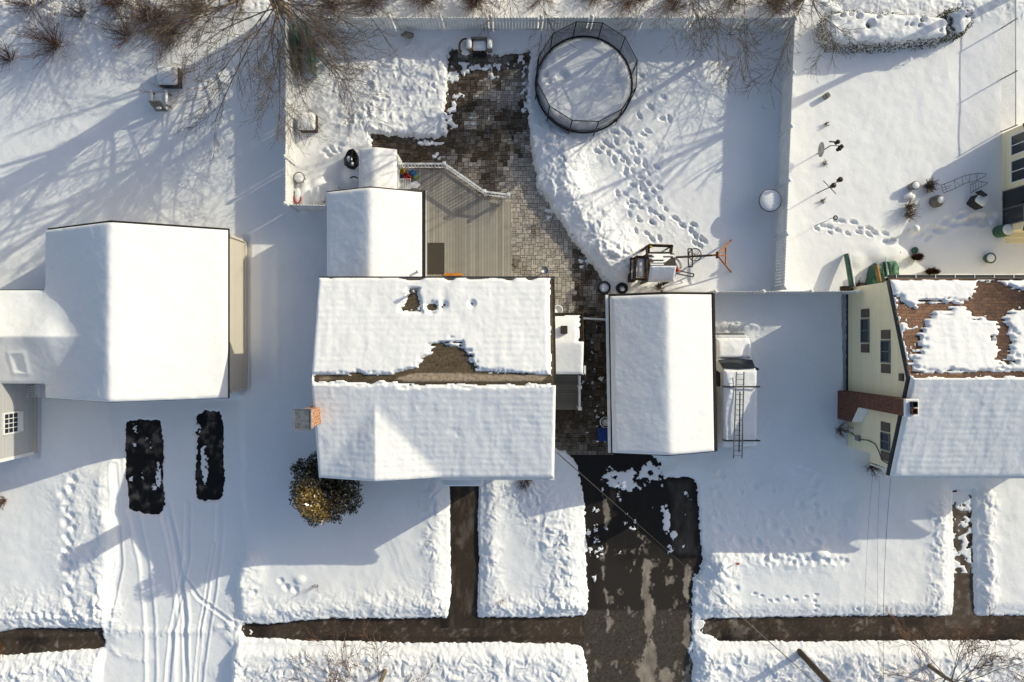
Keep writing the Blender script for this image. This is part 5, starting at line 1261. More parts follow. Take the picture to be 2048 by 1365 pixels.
shrub('brown shrub against the front of the middle house', P(1050, 966, .3), 50, .55, 50, 'rust', None, spread=1.0)
shrub('brittle shrub at the left edge of the front lawn', P(8, 1000, .3), 51, .8, 40, 'redtwig', None, spread=.9)
shrub('twiggy shrub at the front left corner of the pale green house', P(1744, 934, .3), 52, .7, 60, 'twig', None, spread=1.0)
shrub('small leafless shrub by the chimney of the pale green house', P(1680, 860, .3), 53, .6, 40, 'twig', None, spread=1.0)
shrub('tawny shrub at the bottom left corner by the sidewalk', P(2, 1292, .3), 54, .9, 40, 'rust', None, spread=1.2)
protos = [o for o in COL.objects if o.get('group') == BG]
brush = [(62,14,'bare brush at the very top left, behind the two leftmost shrubs'),(232,8,'bare brush at the top edge, left of the big tree crown'),(305,38,'loose brush between the square table and the top edge'),(478,10,'bare brush at the top edge just left of the fence corner'),(742,2,'bare brush behind the back fence, right of the fence corner'),(846,-4,'thin brush behind the back fence, halfway to the patio bench'),(1085,-6,'brush behind the back fence, above the left edge of the trampoline'),(1190,-10,'brush behind the back fence, above the trampoline centre'),(1262,-4,'brush behind the back fence, above the right edge of the trampoline'),(1462,2,'brush behind the back fence, left of its right end'),(345,70,'brush above the square snow-capped table')]
for i, (px, py, lab) in enumerate(brush):
    c_ = copy_tree(protos[(i*3+1) % len(protos)]); c_.location = P(px, py, .2); c_.rotation_euler = (0, 0, i*1.7); c_.scale = (1.5-.3*(i % 2), .9+.2*(i % 3), .7); c_['label'] = lab
for (px, py, sd, lab) in ((632, 1171, 55, 'slender dry twigs poking from the snow of the front lawn'), (1003, 1200, 56, 'slender dry twigs poking from the snow between path and driveway')):
    shrub(lab, P(px, py, .3), sd, .75, 7, 'redtwig', 'dry twigs in the front lawns', 'twigs', r=.008, spread=.35, kids=2)

# leaf clouds
def leaf_cloud(mb, tints, pts, rs, size, tintf):
    for p in pts:
        d = Vector((rs.gauss(0, 1), rs.gauss(0, 1), rs.gauss(.5, .8))).normalized(); u = d.cross(Vector((rs.gauss(0, 1), rs.gauss(0, 1), rs.gauss(0, 1)))).normalized(); v = d.cross(u)
        L = size*rs.uniform(.7, 1.3); w = L*.42; b = Vector(p)
        n0_ = len(mb.v); mb.v += [tuple(b-u*L*.5), tuple(b+v*w*.5-d*L*.1), tuple(b+u*L*.5), tuple(b-v*w*.5-d*L*.1)]; mb.f += [(n0_, n0_+1, n0_+2), (n0_, n0_+2, n0_+3)]
        t_ = tintf(p); tints += [t_, t_]
hol = thing('evergreen_tree', 'dark glossy evergreen with golden sunlit leaves at the front corner of the middle house', 'tree', P(678, 958, 0))
rs = random.Random(77); hx, hy = hol.location.x, hol.location.y
lobes = [(-.15, -.12, 4.3, .62, 1.0), (.12, -.62, 3.8, .55, 1.0), (-.35, .3, 3.9, .5, 1.), (-.75, .35, 3.2, .62, 1.0), (-.25, -.85, 3.1, .62, 1.0), (.55, -.35, 3.0, .72, 1.0), (-.95, -.35, 2.6, .62, .9), (.95, .10, 2.6, .6, .9), (.35, -1.0, 2.4, .55, .9), (-1.05, .95, 2.5, .5, .9), (-.2, .6, 2.4, .8, 1.1), (1.0, -.65, 2.0, .6, 1.), (-.75, -.85, 2.1, .6, .9), (-.4, 1.1, 1.8, .6, .9), (0, 0, 1.6, 1.3, 1.2)]
pts = []
for (lx, ly, lz, lr, el) in lobes:
    n = int(860*lr*lr*2.2)
    for k in range(n):
        v = Vector((rs.gauss(0, 1), rs.gauss(0, 1), rs.gauss(0, 1))).normalized(); f = rs.uniform(.55, 1.08)
        if rs.random() < .05: f *= 1.12
        pts.append((hx+lx+v.x*lr*f, hy+ly+v.y*lr*f, max(.3, lz+v.z*lr*el*f)))
mb = MB(); tints = []
leaf_cloud(mb, tints, pts, rs, .165, lambda p: min(1, max(0, rs.gauss(.10, .12)+max(0, (p[2]-2.9))*.5)))  # random leaf tone, plus gold by height painting sunlight on the top
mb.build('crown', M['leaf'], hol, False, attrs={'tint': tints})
mb = MB(); mb.tube([(hx, hy, 0), (hx-.05, hy-.05, 2.2), (hx-.15, hy-.12, 3.8)], .10, .03, 8)
for (lx, ly, lz, lr, el) in lobes[1:8]: mb.tube([(hx-.02, hy-.02, lz*.4), (hx+lx*.6, hy+ly*.6, lz*.8), (hx+lx, hy+ly, lz)], .05, .015, 5)
mb.build('trunk', M['bark'], hol, True)
mb = MB()
for k in range(520):
    p = pts[rs.randrange(len(pts))]
    if p[2] > 1.2: mb.blob((p[0], p[1], p[2]+.03), (rs.uniform(.02, .06), rs.uniform(.02, .05), .02), .3, k, 5, 3)
so_ = mb.build('glint_flecks', M['snow'], hol, True); so_['kind'] = 'stuff'  # white blobs painted in for glints off the glossy leaves
# clipped hedge and bush under snow
def hedge(name, label, poly, ztop, holes, seed, nleaf):
    c = np.array(poly).mean(0); v = P(c[0], c[1], 0); t = thing(name, label, 'hedge' if name == 'hedge' else 'bush', v)
    k = (H-ztop)/S; pw = [((x-1024)*k, (682.5-y)*k) for x, y in poly]; arr = np.array(pw)
    x0, y0 = arr.min(0)-.1; x1, y1 = arr.max(0)+.1
    xs = np.arange(x0, x1, .05); ys = np.arange(y0, y1, .05); x, y = np.meshgrid(xs, ys, indexing='ij')
    d = -sdf(pw, x, y)+.16*(fbm(x*3, y*3, seed, 3)-.5)
    z = ztop-.18+.30*np.sqrt(np.clip(1-(1-np.clip(d/.30, 0, 1))**2, 0, 1))+.16*(fbm(x*1.4, y*1.4, seed+1, 3)-.5)+.07*(fbm(x*5, y*5, seed+2, 3)-.5)
    px = x/k+1024; py = 682.5-y/k
    for (hx_, hy_, hr) in holes: z -= .30*np.exp(-(((px-hx_)/hr)**2+((py-hy_)/hr)**2)**2)
    z = np.where(d < 0.06, -.3, z)
    grid_mesh('snow_layer', np.stack([x, y, z], -1).reshape(-1, 3), len(xs), len(ys), M['roofsnow'], t, True)
    rs = random.Random(seed); pts = []; 
    while len(pts) < nleaf:
        a, b = rs.uniform(x0-.15, x1+.15), rs.uniform(y0-.15, y1+.15); q = -float(sdf(pw, np.array([a]), np.array([b]))[0])
        if q < -.14-.05*rs.random(): continue
        zz = rs.uniform(.1, ztop-.12) if q < .15 else ztop-.12-rs.random()**2*.25
        pts.append((a, b, zz))
    mb = MB(); tints = []; leaf_cloud(mb, tints, pts, rs, .10, lambda p: min(1, max(0, rs.gauss(.3, .25))))
    mb.build('foliage', M['hedge'], t, False, attrs={'tint': tints})
    mb = MB(); cx_, cy_ = arr.mean(0); mb.prism([((x_-cx_)*.93+cx_, (y_-cy_)*.8+cy_) for x_, y_ in pw], .0, ztop-.3); mb.build('stems', M['darkwood'], t)
hedge('hedge', 'long clipped hedge with a thick lumpy snow cap at the upper right', [(1660,26),(1700,22),(1780,26),(1890,34),(1897,45),(1893,74),(1800,82),(1700,86),(1664,80),(1654,55)], 1.30, [(1738,50,8),(1716,34,6),(1683,33,4),(1845,40,6),(1756,35,4),(1810,50,3),(1822,50,3),(1838,52,3),(1880,62,3),(1700,30,4),(1770,28,4)], 501, 9000)
hedge('bush', 'rounded snow-capped bush just right of the clipped hedge', [(1898,22),(1925,14),(1944,22),(1946,42),(1930,62),(1908,66),(1895,50)], 1.10, [(1902,40,12),(1908,60,10),(1935,32,5),(1915,22,4)], 511, 3200)

# ================================================================== WIRES AND POLE
pole_b = P(1600, 1305, .3); pt_ = Vector((pole_b.x, pole_b.y, 9.2))
up = thing('utility_pole', 'brown wooden utility pole leaning out of the bottom of the photo', 'utility pole', pole_b)
mb = MB(); mb.tube([pole_b-Vector((0, 0, .4)), pt_], .15, .12, 14); mb.build('shaft', M['pole'], up, True)
mb = MB(); mb.box(pt_-Vector((0, 0, .6)), (2.4, .1, .12)); mb.build('crossarm', M['pole'], up)
def wire(label, a, b, r=.009, sag=.35, grp='overhead wires'):
    mb = MB(); pts = []
    for i in range(15): t_ = i/14; q_ = a.lerp(b, t_); q_.z -= sag*4*t_*(1-t_); pts.append(q_)
    mb.tube(pts, r, None, 4); v = mb.build('overhead_wire', M['black'], None); tag(v, label, 'wire', grp)
hc = P(1113, 905, 4.2)
for dz_, dx_, lab in ((0, 0, 'thickest overhead wire from the right front corner of the middle house toward the pole'), (.12, .05, 'thin overhead wire just above the thick one from the middle house'), (-.15, -.05, 'thin overhead wire just below the thick one from the middle house')):
    wire(lab, hc+Vector((dx_, 0, dz_)), pt_-Vector((0, 0, .5-dz_*3)), .009 if not dz_ else .006)
for (x0_, y0_, x1_, y1_, lab, r_) in ((1746, 944, 1729, 1450, 'leftmost of the three wires running down from the pale green house', .005), (1760, 951, 1766, 1450, 'middle one of the three wires running down from the pale green house', .005), (1782, 951, 1769, 1450, 'rightmost and thickest of the wires from the pale green house', .009)):
    wire(lab, P(x0_, y0_, 3.9), P(x1_, y1_, 8.0), r_, .3)

# ================================================================== YARD THINGS
def lath(name, mm, prof, px, py, z, label, cat, snow=None, n=20, group=None):
    v = P(px, py, z); z0 = z
    if snow is None:
        mb = MB(); mb.lathe([(r_, z0+zz) for r_, zz in prof], (v.x, v.y, 0), n); return tag(mb.build(name, M[mm], None, True), label, cat, group)
    t = thing(name, label, cat, v, group); mb = MB(); mb.lathe([(r_, z0+zz) for r_, zz in prof], (v.x, v.y, 0), n); mb.build('body', M[mm], t, True)
    r_, zt2, hh = snow; mb = MB(); mb.lathe([(r_, z0+zt2), (r_*.99, z0+zt2+hh*.5), (r_*.85, z0+zt2+hh*.85), (r_*.4, z0+zt2+hh), (.01, z0+zt2+hh)], (v.x, v.y, 0), n); mb.build('snow_cap', M['roofsnow'], t, True); return t
def cover_box(name, label, cat, px0, py0, px1, py1, zt2, mm, hs=.16, inset=.03, rz=0., legs=False):
    a = P(px0, py1, zt2); b = P(px1, py0, zt2); c = (a+b)/2; t = thing(name, label, cat, (c.x, c.y, 0)); w, d_ = b.x-a.x, b.y-a.y
    mb = MB(); mb.bbox((c.x, c.y, (zt2-.02)/2 if not legs else zt2-.06), (w, d_, zt2-.02 if not legs else .1), .03, rz); mb.build('body' if not legs else 'table_top', M[mm], t)
    if legs:
        for sx_ in (-.42, .42):
            for sy_ in (-.42, .42): mb = MB(); mb.box((c.x+w*sx_, c.y+d_*sy_, (zt2-.1)/2), (.06, .06, zt2-.1)); mb.build('leg', M[mm], t)
    mb = MB(); mb.bbox((c.x-.02, c.y+.02, zt2+hs/2-.01), (w-inset*2, d_-inset*2, hs), .06, rz); mb.build('snow_cap', M['roofsnow'], t, True)
    return t
cover_box('garden_table', 'square dark table with a snow cap standing in the left garden', 'table', 317, 135, 357, 172, .66, 'darktrim', .22, .02)
# armchair under snow
t = thing('garden_chair', 'snow-laden wooden garden armchair just below the square table', 'chair', P(323, 200, .3))
c = P(323, 200, .5)
for s_ in (-1, 1):
    mb = MB(); mb.bbox(c+Vector((s_*.36, .02, .22)), (.14, .72, .05), .02); mb.box(c+Vector((s_*.36, .3, -.05)), (.07, .07, .55)); mb.box(c+Vector((s_*.36, -.3, -.05)), (.07, .07, .55)); ar = mb.build('armrest', M['clay'], t)
    mb = MB(); mb.bbox(c+Vector((s_*.36, .02, .29)), (.15, .70, .11), .05); mb.build('snow_cap', M['roofsnow'], ar, True)
for k in range(5):
    mb = MB(); mb.box(c+Vector((-.24+.12*k, -.42, .32)), (.10, .03, .75), mtx=Matrix.Rotation(-.35, 3, 'X')); mb.build('back_slat', M['clay'], t)
mb = MB(); mb.bbox(c+Vector((0, -.10, .06)), (.60, .80, .26), .10); mb.build('snow_cap', M['roofsnow'], t, True)
mb = MB(); mb.bbox(c+Vector((.16, -.60, .58)), (.24, .10, .08), .03); mb.build('snow_ridge', M['roofsnow'], t, True)
cover_box('storage_box', 'low brown storage box under snow beside the left white fence', 'box', 598, 228, 632, 262, .62, 'darkwood', .22, .01)
# folded green screen in the fence corner
for (x0_, y0_, x1_, y1_, lab) in ((585, 45, 598, 150, 'left one of two tall green mesh screens by the fence corner'), (610, 55, 628, 150, 'right one of two tall green mesh screens by the fence corner')):
    a = P(x0_, y0_, 1.7); b = P(x1_, y1_, .5); mb = MB(); u_ = Vector((.05, 0, 0))
    mb.add([(a.x, a.y, 1.75), (b.x, b.y, 1.0), (b.x, b.y, .2), (a.x, a.y, .2), (a.x+.07, a.y, 1.75), (b.x+.07, b.y, 1.0), (b.x+.07, b.y, .2), (a.x+.07, a.y, .2)], [(0,1,2,3),(7,6,5,4),(0,4,5,1),(1,5,6,2),(2,6,7,3),(3,7,4,0)])
    tag(mb.build('garden_screen', M['greenp'], None), lab, 'screen', 'green mesh screens in the fence corner')
v = P(650, 103, .5); mb = MB(); mb.blob(v, (.22, .24, .22), .2, 61, 12, 7); tag(mb.build('boulder', M['roofsnow'], None, True), 'snow-covered boulder below the back fence near the corner', 'boulder')
v = P(816, 70, .55); mb = MB(); mb.blob(v, (.30, .14, .22), .25, 62, 12, 7); tag(mb.build('log', M['clay'], None, True), 'grey snow-dusted log lying at the foot of the back fence', 'log')
# bench, ring planter
t = thing('patio_bench', 'snow-covered patio bench with armrests at the top of the paving', 'bench', P(958, 92, .3))
a = P(959, 92, .6); mb = MB(); mb.bbox(a+Vector((0, 0, -.08)), (.72, .46, .12), .03); mb.build('seat', M['darkwood'], t)
mb = MB(); mb.bbox(a+Vector((0, 0, .06)), (.70, .46, .2), .07); mb.build('snow_cap', M['roofsnow'], t, True)
for s_ in (-1, 1):
    mb = MB(); mb.bbox(a+Vector((s_*.50, 0, -.02)), (.24, .48, .5), .03); ar = mb.build('armrest', M['clay'], t)
    mb = MB(); mb.bbox(a+Vector((s_*.50, 0, .28)), (.25, .48, .14), .06); mb.build('snow_cap', M['roofsnow'], ar, True)
mb = MB(); mb.box(a+Vector((0, -.30, -.30)), (.70, .05, .35)); mb.build('front_panel', M['darktrim'], t)
mb = MB(); mb.bbox(a+Vector((0, .27, .1)), (.8, .06, .5), .02); mb.build('backrest', M['clay'], t)
t = thing('garden_chair', 'curved wicker garden chair holding snow, left of the patio bench', 'chair', P(931, 93, .3)); c = P(931, 93, .75)
mb = MB(); mb.tube([c+Vector((.30*math.cos(a_), .36*math.sin(a_), 0)) for a_ in np.linspace(-.9, 4.0, 20)], .045, n=8); mb.build('frame', M['rust'], t, True)
mb = MB(); mb.blob(c-Vector((0, 0, .25)), (.29, .34, .16), .06, 71, 14, 7); mb.build('snow_cap', M['roofsnow'], t, True)
# left corner of the yard
t = thing('fire_pit', 'round metal fire ring heaped with snow beside the left fence', 'fire pit', P(598, 356, .3)); c = P(598, 356, .6)
mb = MB(); mb.tube([c+Vector((.27*math.cos(a_), .27*math.sin(a_), 0)) for a_ in np.linspace(0, 6.2832, 21)], .022, n=6)
for k in range(8): a_ = k*.785; mb.tube([c+Vector((.27*math.cos(a_), .27*math.sin(a_), 0)), c+Vector((.24*math.cos(a_), .24*math.sin(a_), -.35))], .018, n=5)
mb.build('ring', M['clay'], t, True); mb = MB(); mb.blob(c-Vector((0, 0, .05)), (.25, .25, .16), .1, 72, 14, 7); mb.build('snow_cap', M['roofsnow'], t, True)
t = thing('folded_tarp', 'crumpled black tarp holding snow, left of the storage shed', 'tarp', P(703, 318, .3)); c = P(702, 318, .85)
rs = random.Random(81); rim_ = [c+Vector((.34*math.cos(a_)*rs.uniform(.8, 1.1), .46*math.sin(a_)*rs.uniform(.9, 1.1), rs.uniform(-.1, .1))) for a_ in np.linspace(0, 6.2832, 11)[:-1]]
mb = MB(); n = 10; mb.v += [tuple(p) for p in rim_]+[tuple(p*.3+c*.7-Vector((0, 0, .2))) for p in rim_]+[tuple(Vector((p.x*1.0, p.y*1.0, .25))) for p in rim_]
for i in range(n): j = (i+1) % n; mb.f += [(i, j, n+j, n+i), (2*n+i, 2*n+j, j, i)]
mb.f.append(tuple(range(n, 2*n))); mb.build('sheet', M['rubber'], t)
for k, (dx, dy, rx2, ry2) in enumerate(((-.10, .02, .16, .20), (.06, -.25, .10, .12))): mb = MB(); mb.blob(c+Vector((dx, dy, -.08)), (rx2, ry2, .10), .25, 82+k, 9, 5); mb.build('snow_patch', M['roofsnow'], t, True)
mb = MB()
for i in range(n): mb.tube([rim_[i], rim_[(i+1) % n]], .028, n=5)
for i, j in ((0, 4), (2, 7), (8, 3)): mb.tube([rim_[i], rim_[j]], .03, n=5)
mb.build('fold', M['rubber'], t)
v = P(708, 360, .55); mb = MB(); mb.tube([v+Vector((.20*math.cos(a_), .20*math.sin(a_)*.7, .05)) for a_ in np.linspace(.4, 2.7, 10)], .03, n=6); tag(mb.build('tyre', M['rubber'], None, True), 'black tyre edge poking from a snow mound beside the shed', 'tyre')
t = thing('sled', 'red-rimmed sled filled with snow in the corner of the left fence', 'sled', P(595, 395, .3)); mb = MB(); c = P(595, 396, .62)
mb.tube([c+Vector((.17*math.cos(a_), .26*math.sin(a_), 0)) for a_ in np.linspace(2.9, 6.5, 14)], .028, n=6); mb.build('rim', M['red'], t, True)
mb = MB(); mb.blob(c-Vector((0, -.12, .12)), (.17, .4, .16), .05, 83, 12, 7); mb.build('snow_cap', M['roofsnow'], t, True)
for (px, py, lab) in ((640, 388, 'left of two snow-covered loungers by the rear wing'), (668, 390, 'right of two snow-covered loungers by the rear wing')):
    t = thing('lounger', lab, 'lounger', P(px, py, .3), 'snow-covered loungers'); c = P(px, py, .62)
    mb = MB(); mb.bbox(c-Vector((0, 0, .14)), (.44, .80, .08), .03); mb.box(c+Vector((-.18, 0, -.32)), (.05, .7, .3)); mb.box(c+Vector((.18, 0, -.32)), (.05, .7, .3)); mb.build('frame', M['darktrim'], t)
    mb = MB(); mb.bbox(c, (.46, .84, .22), .10); mb.build('snow_cap', M['roofsnow'], t, True)
# bits by the houses
lath('barrel', 'rubber', [(.27, 0), (.30, .5), (.31, .55), (.27, .55), (.26, .40)], 1206, 577, 0, 'black tub holding icy snow at the left corner of the middle garage', 'tub', (.25, .38, .08))
t = thing('tyre', 'black tyre with snow in its middle behind the middle garage', 'tyre', P(1244, 577, .3)); c = P(1244, 577, .5)
mb = MB(); mb.tube([c+Vector((.22*math.cos(a_), .20*math.sin(a_), 0)) for a_ in np.linspace(0, 6.2832, 25)], .085, n=10); mb.build('rubber_ring', M['rubber'], t, True); mb = MB(); mb.blob(c+Vector((.03, -.06, .02)), (.13, .11, .07), .2, 91, 10, 6); mb.build('snow_patch', M['roofsnow'], t, True)
t = thing('garden_lamp', 'round glass garden lamp on the paving behind the house corner', 'lamp', P(1090, 541, 0)); c = P(1090, 541, .9)
mb = MB(); mb.tube([(c.x, c.y, 0), (c.x, c.y, .75)], .04, n=8); mb.build('stand', M['steel'], t, True); mb = MB(); mb.lathe([(.06, .75), (.19, .85), (.20, .92), (.17, .92), (.15, .86)], (c.x, c.y, 0), 18); mb.build('shade', M['steel'], t, True)
v = P(1116, 620, .9); mb = MB(); mb.lathe([(.20, 0), (.23, .86), (.24, .9), (.19, .9), (.18, .80)], (v.x, v.y, 0), 20); tag(mb.build('bin', M['white'], None, True), 'round white bin with a raised rim beside the entry wing', 'bin')
t = thing('storage_tub', 'blue plastic storage tub beside the left wall of the middle garage', 'tub', P(1212, 868, 0)); a = P(1198, 882, .6); b = P(1226, 858, .6)
mb = MB(); mb.bbox(((a.x+b.x)/2, (a.y+b.y)/2, .3), (b.x-a.x, b.y-a.y, .58), .03); mb.build('tub', M['blue'], t); mb = MB(); mb.bbox(((a.x+b.x)/2, (a.y+b.y)/2, .61), (b.x-a.x+.05, b.y-a.y+.05, .05), .02); mb.build('lid', M['blue'], t); mb = MB(); mb.bbox(((a.x+b.x)/2+.1, b.y+.10, .25), (.5, .22, .4), .06); mb.build('snow_cap', M['snow'], t, True)
t = thing('hose_reel', 'coiled dark hose on snow above the blue storage tub', 'hose', P(1211, 845, .2)); c = P(1211, 845, .45)
mb = MB(); mb.tube([c+Vector((.21*math.cos(a_), .21*math.sin(a_), .01*a_)) for a_ in np.linspace(0, 12.56, 45)], .022, n=6); mb.build('coil', M['rubber'], t, True); mb = MB(); mb.blob(c-Vector((0, 0, .14)), (.26, .26, .17), .06, 92, 14, 7); mb.build('snow_heap', M['snow'], t, True)
# pedestal table by the right fence
t = thing('pedestal_table', 'round snow-topped pedestal table beside the right white fence', 'table', P(1522, 417, 0)); c = P(1541, 401, 1.25); mb = MB()
v0 = P(1522, 417, .3); mb.tube([v0, (c.x, c.y, 1.15)], .05, n=10); mb.build('pedestal', M['white'], t, True)
mb = MB(); mb.lathe([(.50, 1.12), (.54, 1.15), (.56, 1.2), (.54, 1.22)], (c.x, c.y, 0), 32); mb.build('table_top', M['clay'], t, True); mb = MB(); mb.lathe([(.51, 1.21), (.50, 1.26), (.45, 1.30), (.2, 1.34), (.01, 1.34)], (c.x, c.y, 0), 32); mb.build('snow_cap', M['roofsnow'], t, True)
# feeder poles of the side yard
def feeder(label, px, py, hgt, kind):
    b = P(px, py, .25); t = thing('feeder_pole', label, 'bird feeder', b, 'bird feeder poles'); mb = MB()
    if kind == 2: mb.tube([b, b+Vector((.0, 0, hgt*.8)), b+Vector((.12, .10, hgt)), b+Vector((.35, .16, hgt)), b+Vector((.42, .16, hgt-.15))], .016, n=6)
    else: mb.tube([b, b+Vector((0, 0, hgt))], .025, n=8)
    mb.build('post', M['black'], t, True)
    if kind == 0:
        mb = MB(); mb.lathe([(.005, hgt*.55), (.36, hgt*.55-.06), (.36, hgt*.55-.08), (.005, hgt*.55-.02)], (0, 0, 0), 20); q_ = mb; q_.v = [(b.x-.08+(v[2]-hgt*.55)*.9, b.y+v[1], b.z+hgt*.55+v[0]*.9) for v in q_.v]; q_.build('baffle', M['steel'], t, True)
        mb = MB(); mb.tube([b+Vector((0, 0, hgt)), b+Vector((.55, -.02, hgt))], .02, n=6); mb.tube([b+Vector((.02, .25, hgt-.2)), b+Vector((.45, .22, hgt-.2))], .035, n=6); mb.build('arm', M['black'], t)
        for (dx, dy) in ((.55, -.02), (.38, .2), (.46, -.12)): mb = MB(); mb.lathe([(.05, 0), (.09, .02), (.07, .2), (.11, .23), (.02, .28)], (b.x+dx, b.y+dy, b.z+hgt-.3), 10); mb.build('feeder', M['rubber'], t, True)
    if kind == 1:
        for (a0, a1) in (((-.30, .30), (.30, -.32)), ((0, 0), (.52, .38))): mb = MB(); mb.tube([b+Vector((a0[0], a0[1], hgt-.1)), b+Vector((a1[0], a1[1], hgt-.1))], .02, n=6); mb.build('arm', M['black'], t)
        for (dx, dy) in ((.50, .36), (.18, .08)): mb = MB(); mb.lathe([(.05, 0), (.10, .02), (.08, .2), (.13, .23), (.02, .28)], (b.x+dx, b.y+dy, b.z+hgt-.3), 10); mb.build('feeder', M['darkwood'], t, True)
    if kind == 2: mb = MB(); mb.tube([b+Vector((.42+.09*math.cos(a_), .16+.09*math.sin(a_), hgt-.16)) for a_ in np.linspace(0, 6.2832, 15)], .03, n=6); mb.build('ring_feeder', M['rubber'], t, True)
    return t
feeder('bird feeder pole with a tilted metal baffle disc, in the right yard', 1633, 309, 1.5, 0); feeder('crossed-arm bird feeder pole with hanging wooden feeder in the right yard', 1634, 387, 1.45, 1); feeder('thin shepherd hook with a dark ring near the footprints in the right yard', 1634, 450, 1.2, 2)
for (px, py, lab, sd) in ((1649, 327, 'tuft of dry stems below the bird feeder with the disc', 1), (1646, 403, 'tuft of dry stems below the crossed-arm feeder', 2), (1653, 250, 'tiny tuft of dry stems above the feeder poles', 3)):
    shrub(lab, P(px, py, .3), 600+sd, .22, 16, 'twig', 'dry stems in the right yard', 'dry_stems', r=.012, spread=1.2, kids=2)
v = P(1651, 194, .3); mb = MB(); mb.bbox((v.x, v.y, .42), (.22, .26, .36), .04, .5); tag(mb.build('stone_block', M['clay'], None), 'small grey stone block standing in the snow of the right yard', 'stone')
lath('planter', 'clay', [(.17, 0), (.20, .40), (.22, .44), (.17, .44)], 1821, 375, .2, 'grey stone pot capped with snow, left of the shaded yard', 'planter', (.17, .42, .10))
lath('planter', 'clay', [(.28, 0), (.30, .25), (.30, .30), (.17, .32), (.18, .52), (.20, .55), (.15, .55)], 1868, 405, .2, 'two-tiered grey planter capped with snow below the metal trellis', 'planter', (.16, .54, .10))
lath('planter', 'greenp', [(.13, 0), (.15, .2), (.16, .24), (.11, .24)], 1825, 502, .15, 'small blue-green pot ring by the brown shrub', 'planter', (.09, .20, .04))
lath('planter', 'greenp', [(.20, 0), (.25, .3), (.27, .34), (.22, .34)], 1972, 518, .15, 'dark green pot partly capped with snow, behind the pale green house', 'planter', (.20, .30, .08))
lath('rain_barrel', 'greenp', [(.28, 0), (.31, .4), (.29, .8), (.26, .82)], 1992, 465, .1, 'green rain barrel capped with snow at the porch corner', 'barrel', (.26, .80, .12))
v = P(1820, 461, .3); mb = MB(); mb.lathe([(.16, .2), (.05, .3), (.05, .62), (.17, .72), (.19, .82), (.12, .92), (.01, .95)], (v.x, v.y, 0), 18); tag(mb.build('bird_bath', M['white'], None, True), 'white snow-topped bird bath at the edge of the yard shadow', 'bird bath')
v = P(1818, 392, .35); mb = MB(); mb.blob(v, (.26, .22, .10), .25, 93, 10, 5); tag(mb.build('stone', M['roofsnow'], None, True), 'low snow-covered stone beside the grey stone pot', 'stone')
t = thing('patio_chair', 'covered patio chair with snow on top near the porch', 'chair', P(1959, 404, .3)); c = P(1960, 403, .7)
mb = MB(); mb.bbox(c-Vector((0, 0, .22)), (.60, .52, .5), .06, -.6); mb.build('cover', M['darktrim'], t); mb = MB(); mb.bbox(c+Vector((.05, .05, .08)), (.54, .48, .16), .08, -.6); mb.build('snow_cap', M['roofsnow'], t, True)
mb = MB(); mb.box(c+Vector((-.08, .32, .22)), (.40, .08, .35), -.6); mb.build('backrest', M['darktrim'], t)
# metal trellis arch lying on the snow
t = thing('trellis_arch', 'slender black metal trellis arch lying on the shaded snow', 'trellis', P(1925, 370, .3)); k_ = lambda x, y, z=.45: P(1780+x/5.687, 320+y/5.687, z)
top_ = [k_(580, 290), k_(700, 245), k_(850, 180), k_(1000, 152), k_(1100, 165, .8)]; bot_ = [k_(610, 378), k_(720, 335), k_(850, 268), k_(980, 240), k_(1090, 180, .8)]
for a_, nm in ((top_, 'side_rail'), (bot_, 'side_rail'), ([k_(915, 285), k_(1000, 245), k_(1110, 262)], 'side_rail'), ([k_(915, 378), k_(1010, 325), k_(1110, 268)], 'side_rail')):
    mb = MB(); mb.tube(a_, .014, n=5); mb.build(nm, M['black'], t, True)
mb = MB()
for q_ in (.0, .08, .30, .45, .6, .75): 
    def ev(l, q): i = min(len(l)-2, int(q*(len(l)-1))); return l[i].lerp(l[i+1], q*(len(l)-1)-i)
    mb.tube([ev(top_, q_), ev(bot_, q_)], .009, n=4)
for q_ in range(3): mb.tube([ev(top_, .3+q_*.2), ev(bot_, .4+q_*.2)], .006, n=4)
mb.tube([k_(580, 320), k_(700, 290)], .008, n=4); mb.tube([k_(585, 350), k_(690, 315)], .008, n=4)
for q_ in (915, 945, 975, 1010, 1040): mb.tube([k_(q_, 285-(q_-915)*.3), k_(q_, 370-(q_-915)*.45)], .008, n=4)
mb.build('lattice', M['black'], t)
shrub('dark round shrub with a snow pocket beside the metal trellis', P(1857, 373, .3), 701, .42, 90, 'twig', None, spread=1.4, r=.010)
shrub('upper one of two dry brown shrubs at the edge of the yard shadow', P(1817, 414, .3), 702, .55, 60, 'twig', 'dry shrubs at the shadow edge', spread=1.1)
shrub('lower one of two dry brown shrubs at the edge of the yard shadow', P(1815, 432, .3), 703, .5, 50, 'twig', 'dry shrubs at the shadow edge', spread=1.1)
def tuft(label, px, py, rx2, ry2, seed):
    v = P(px, py, .3); rs = random.Random(seed); mb = MB(); 
    for k in range(420):
        a_ = rs.uniform(0, 6.28); r_ = math.sqrt(rs.random()); b = v+Vector((rx2*r_*math.cos(a_)*.8, ry2*r_*math.sin(a_)*.8, 0)); e = b+Vector((rs.gauss(0, .06)+rx2*.25*math.cos(a_), rs.gauss(0, .06)+ry2*.25*math.sin(a_), .38*(1-.5*r_*r_)*rs.uniform(.7, 1.1))); mb.tube([b, e], .012, .006, 3, False)
    tag(mb.build('ornamental_grass', M['rust'], None), label, 'plant', 'rust brown grass clumps')
tuft('rust-brown grass clump beside the small pot ring', 1831, 515, .26, .16, 1); tuft('rust-brown grass clump at the rear gutter of the pale green house', 1861, 544, .34, .14, 2); 
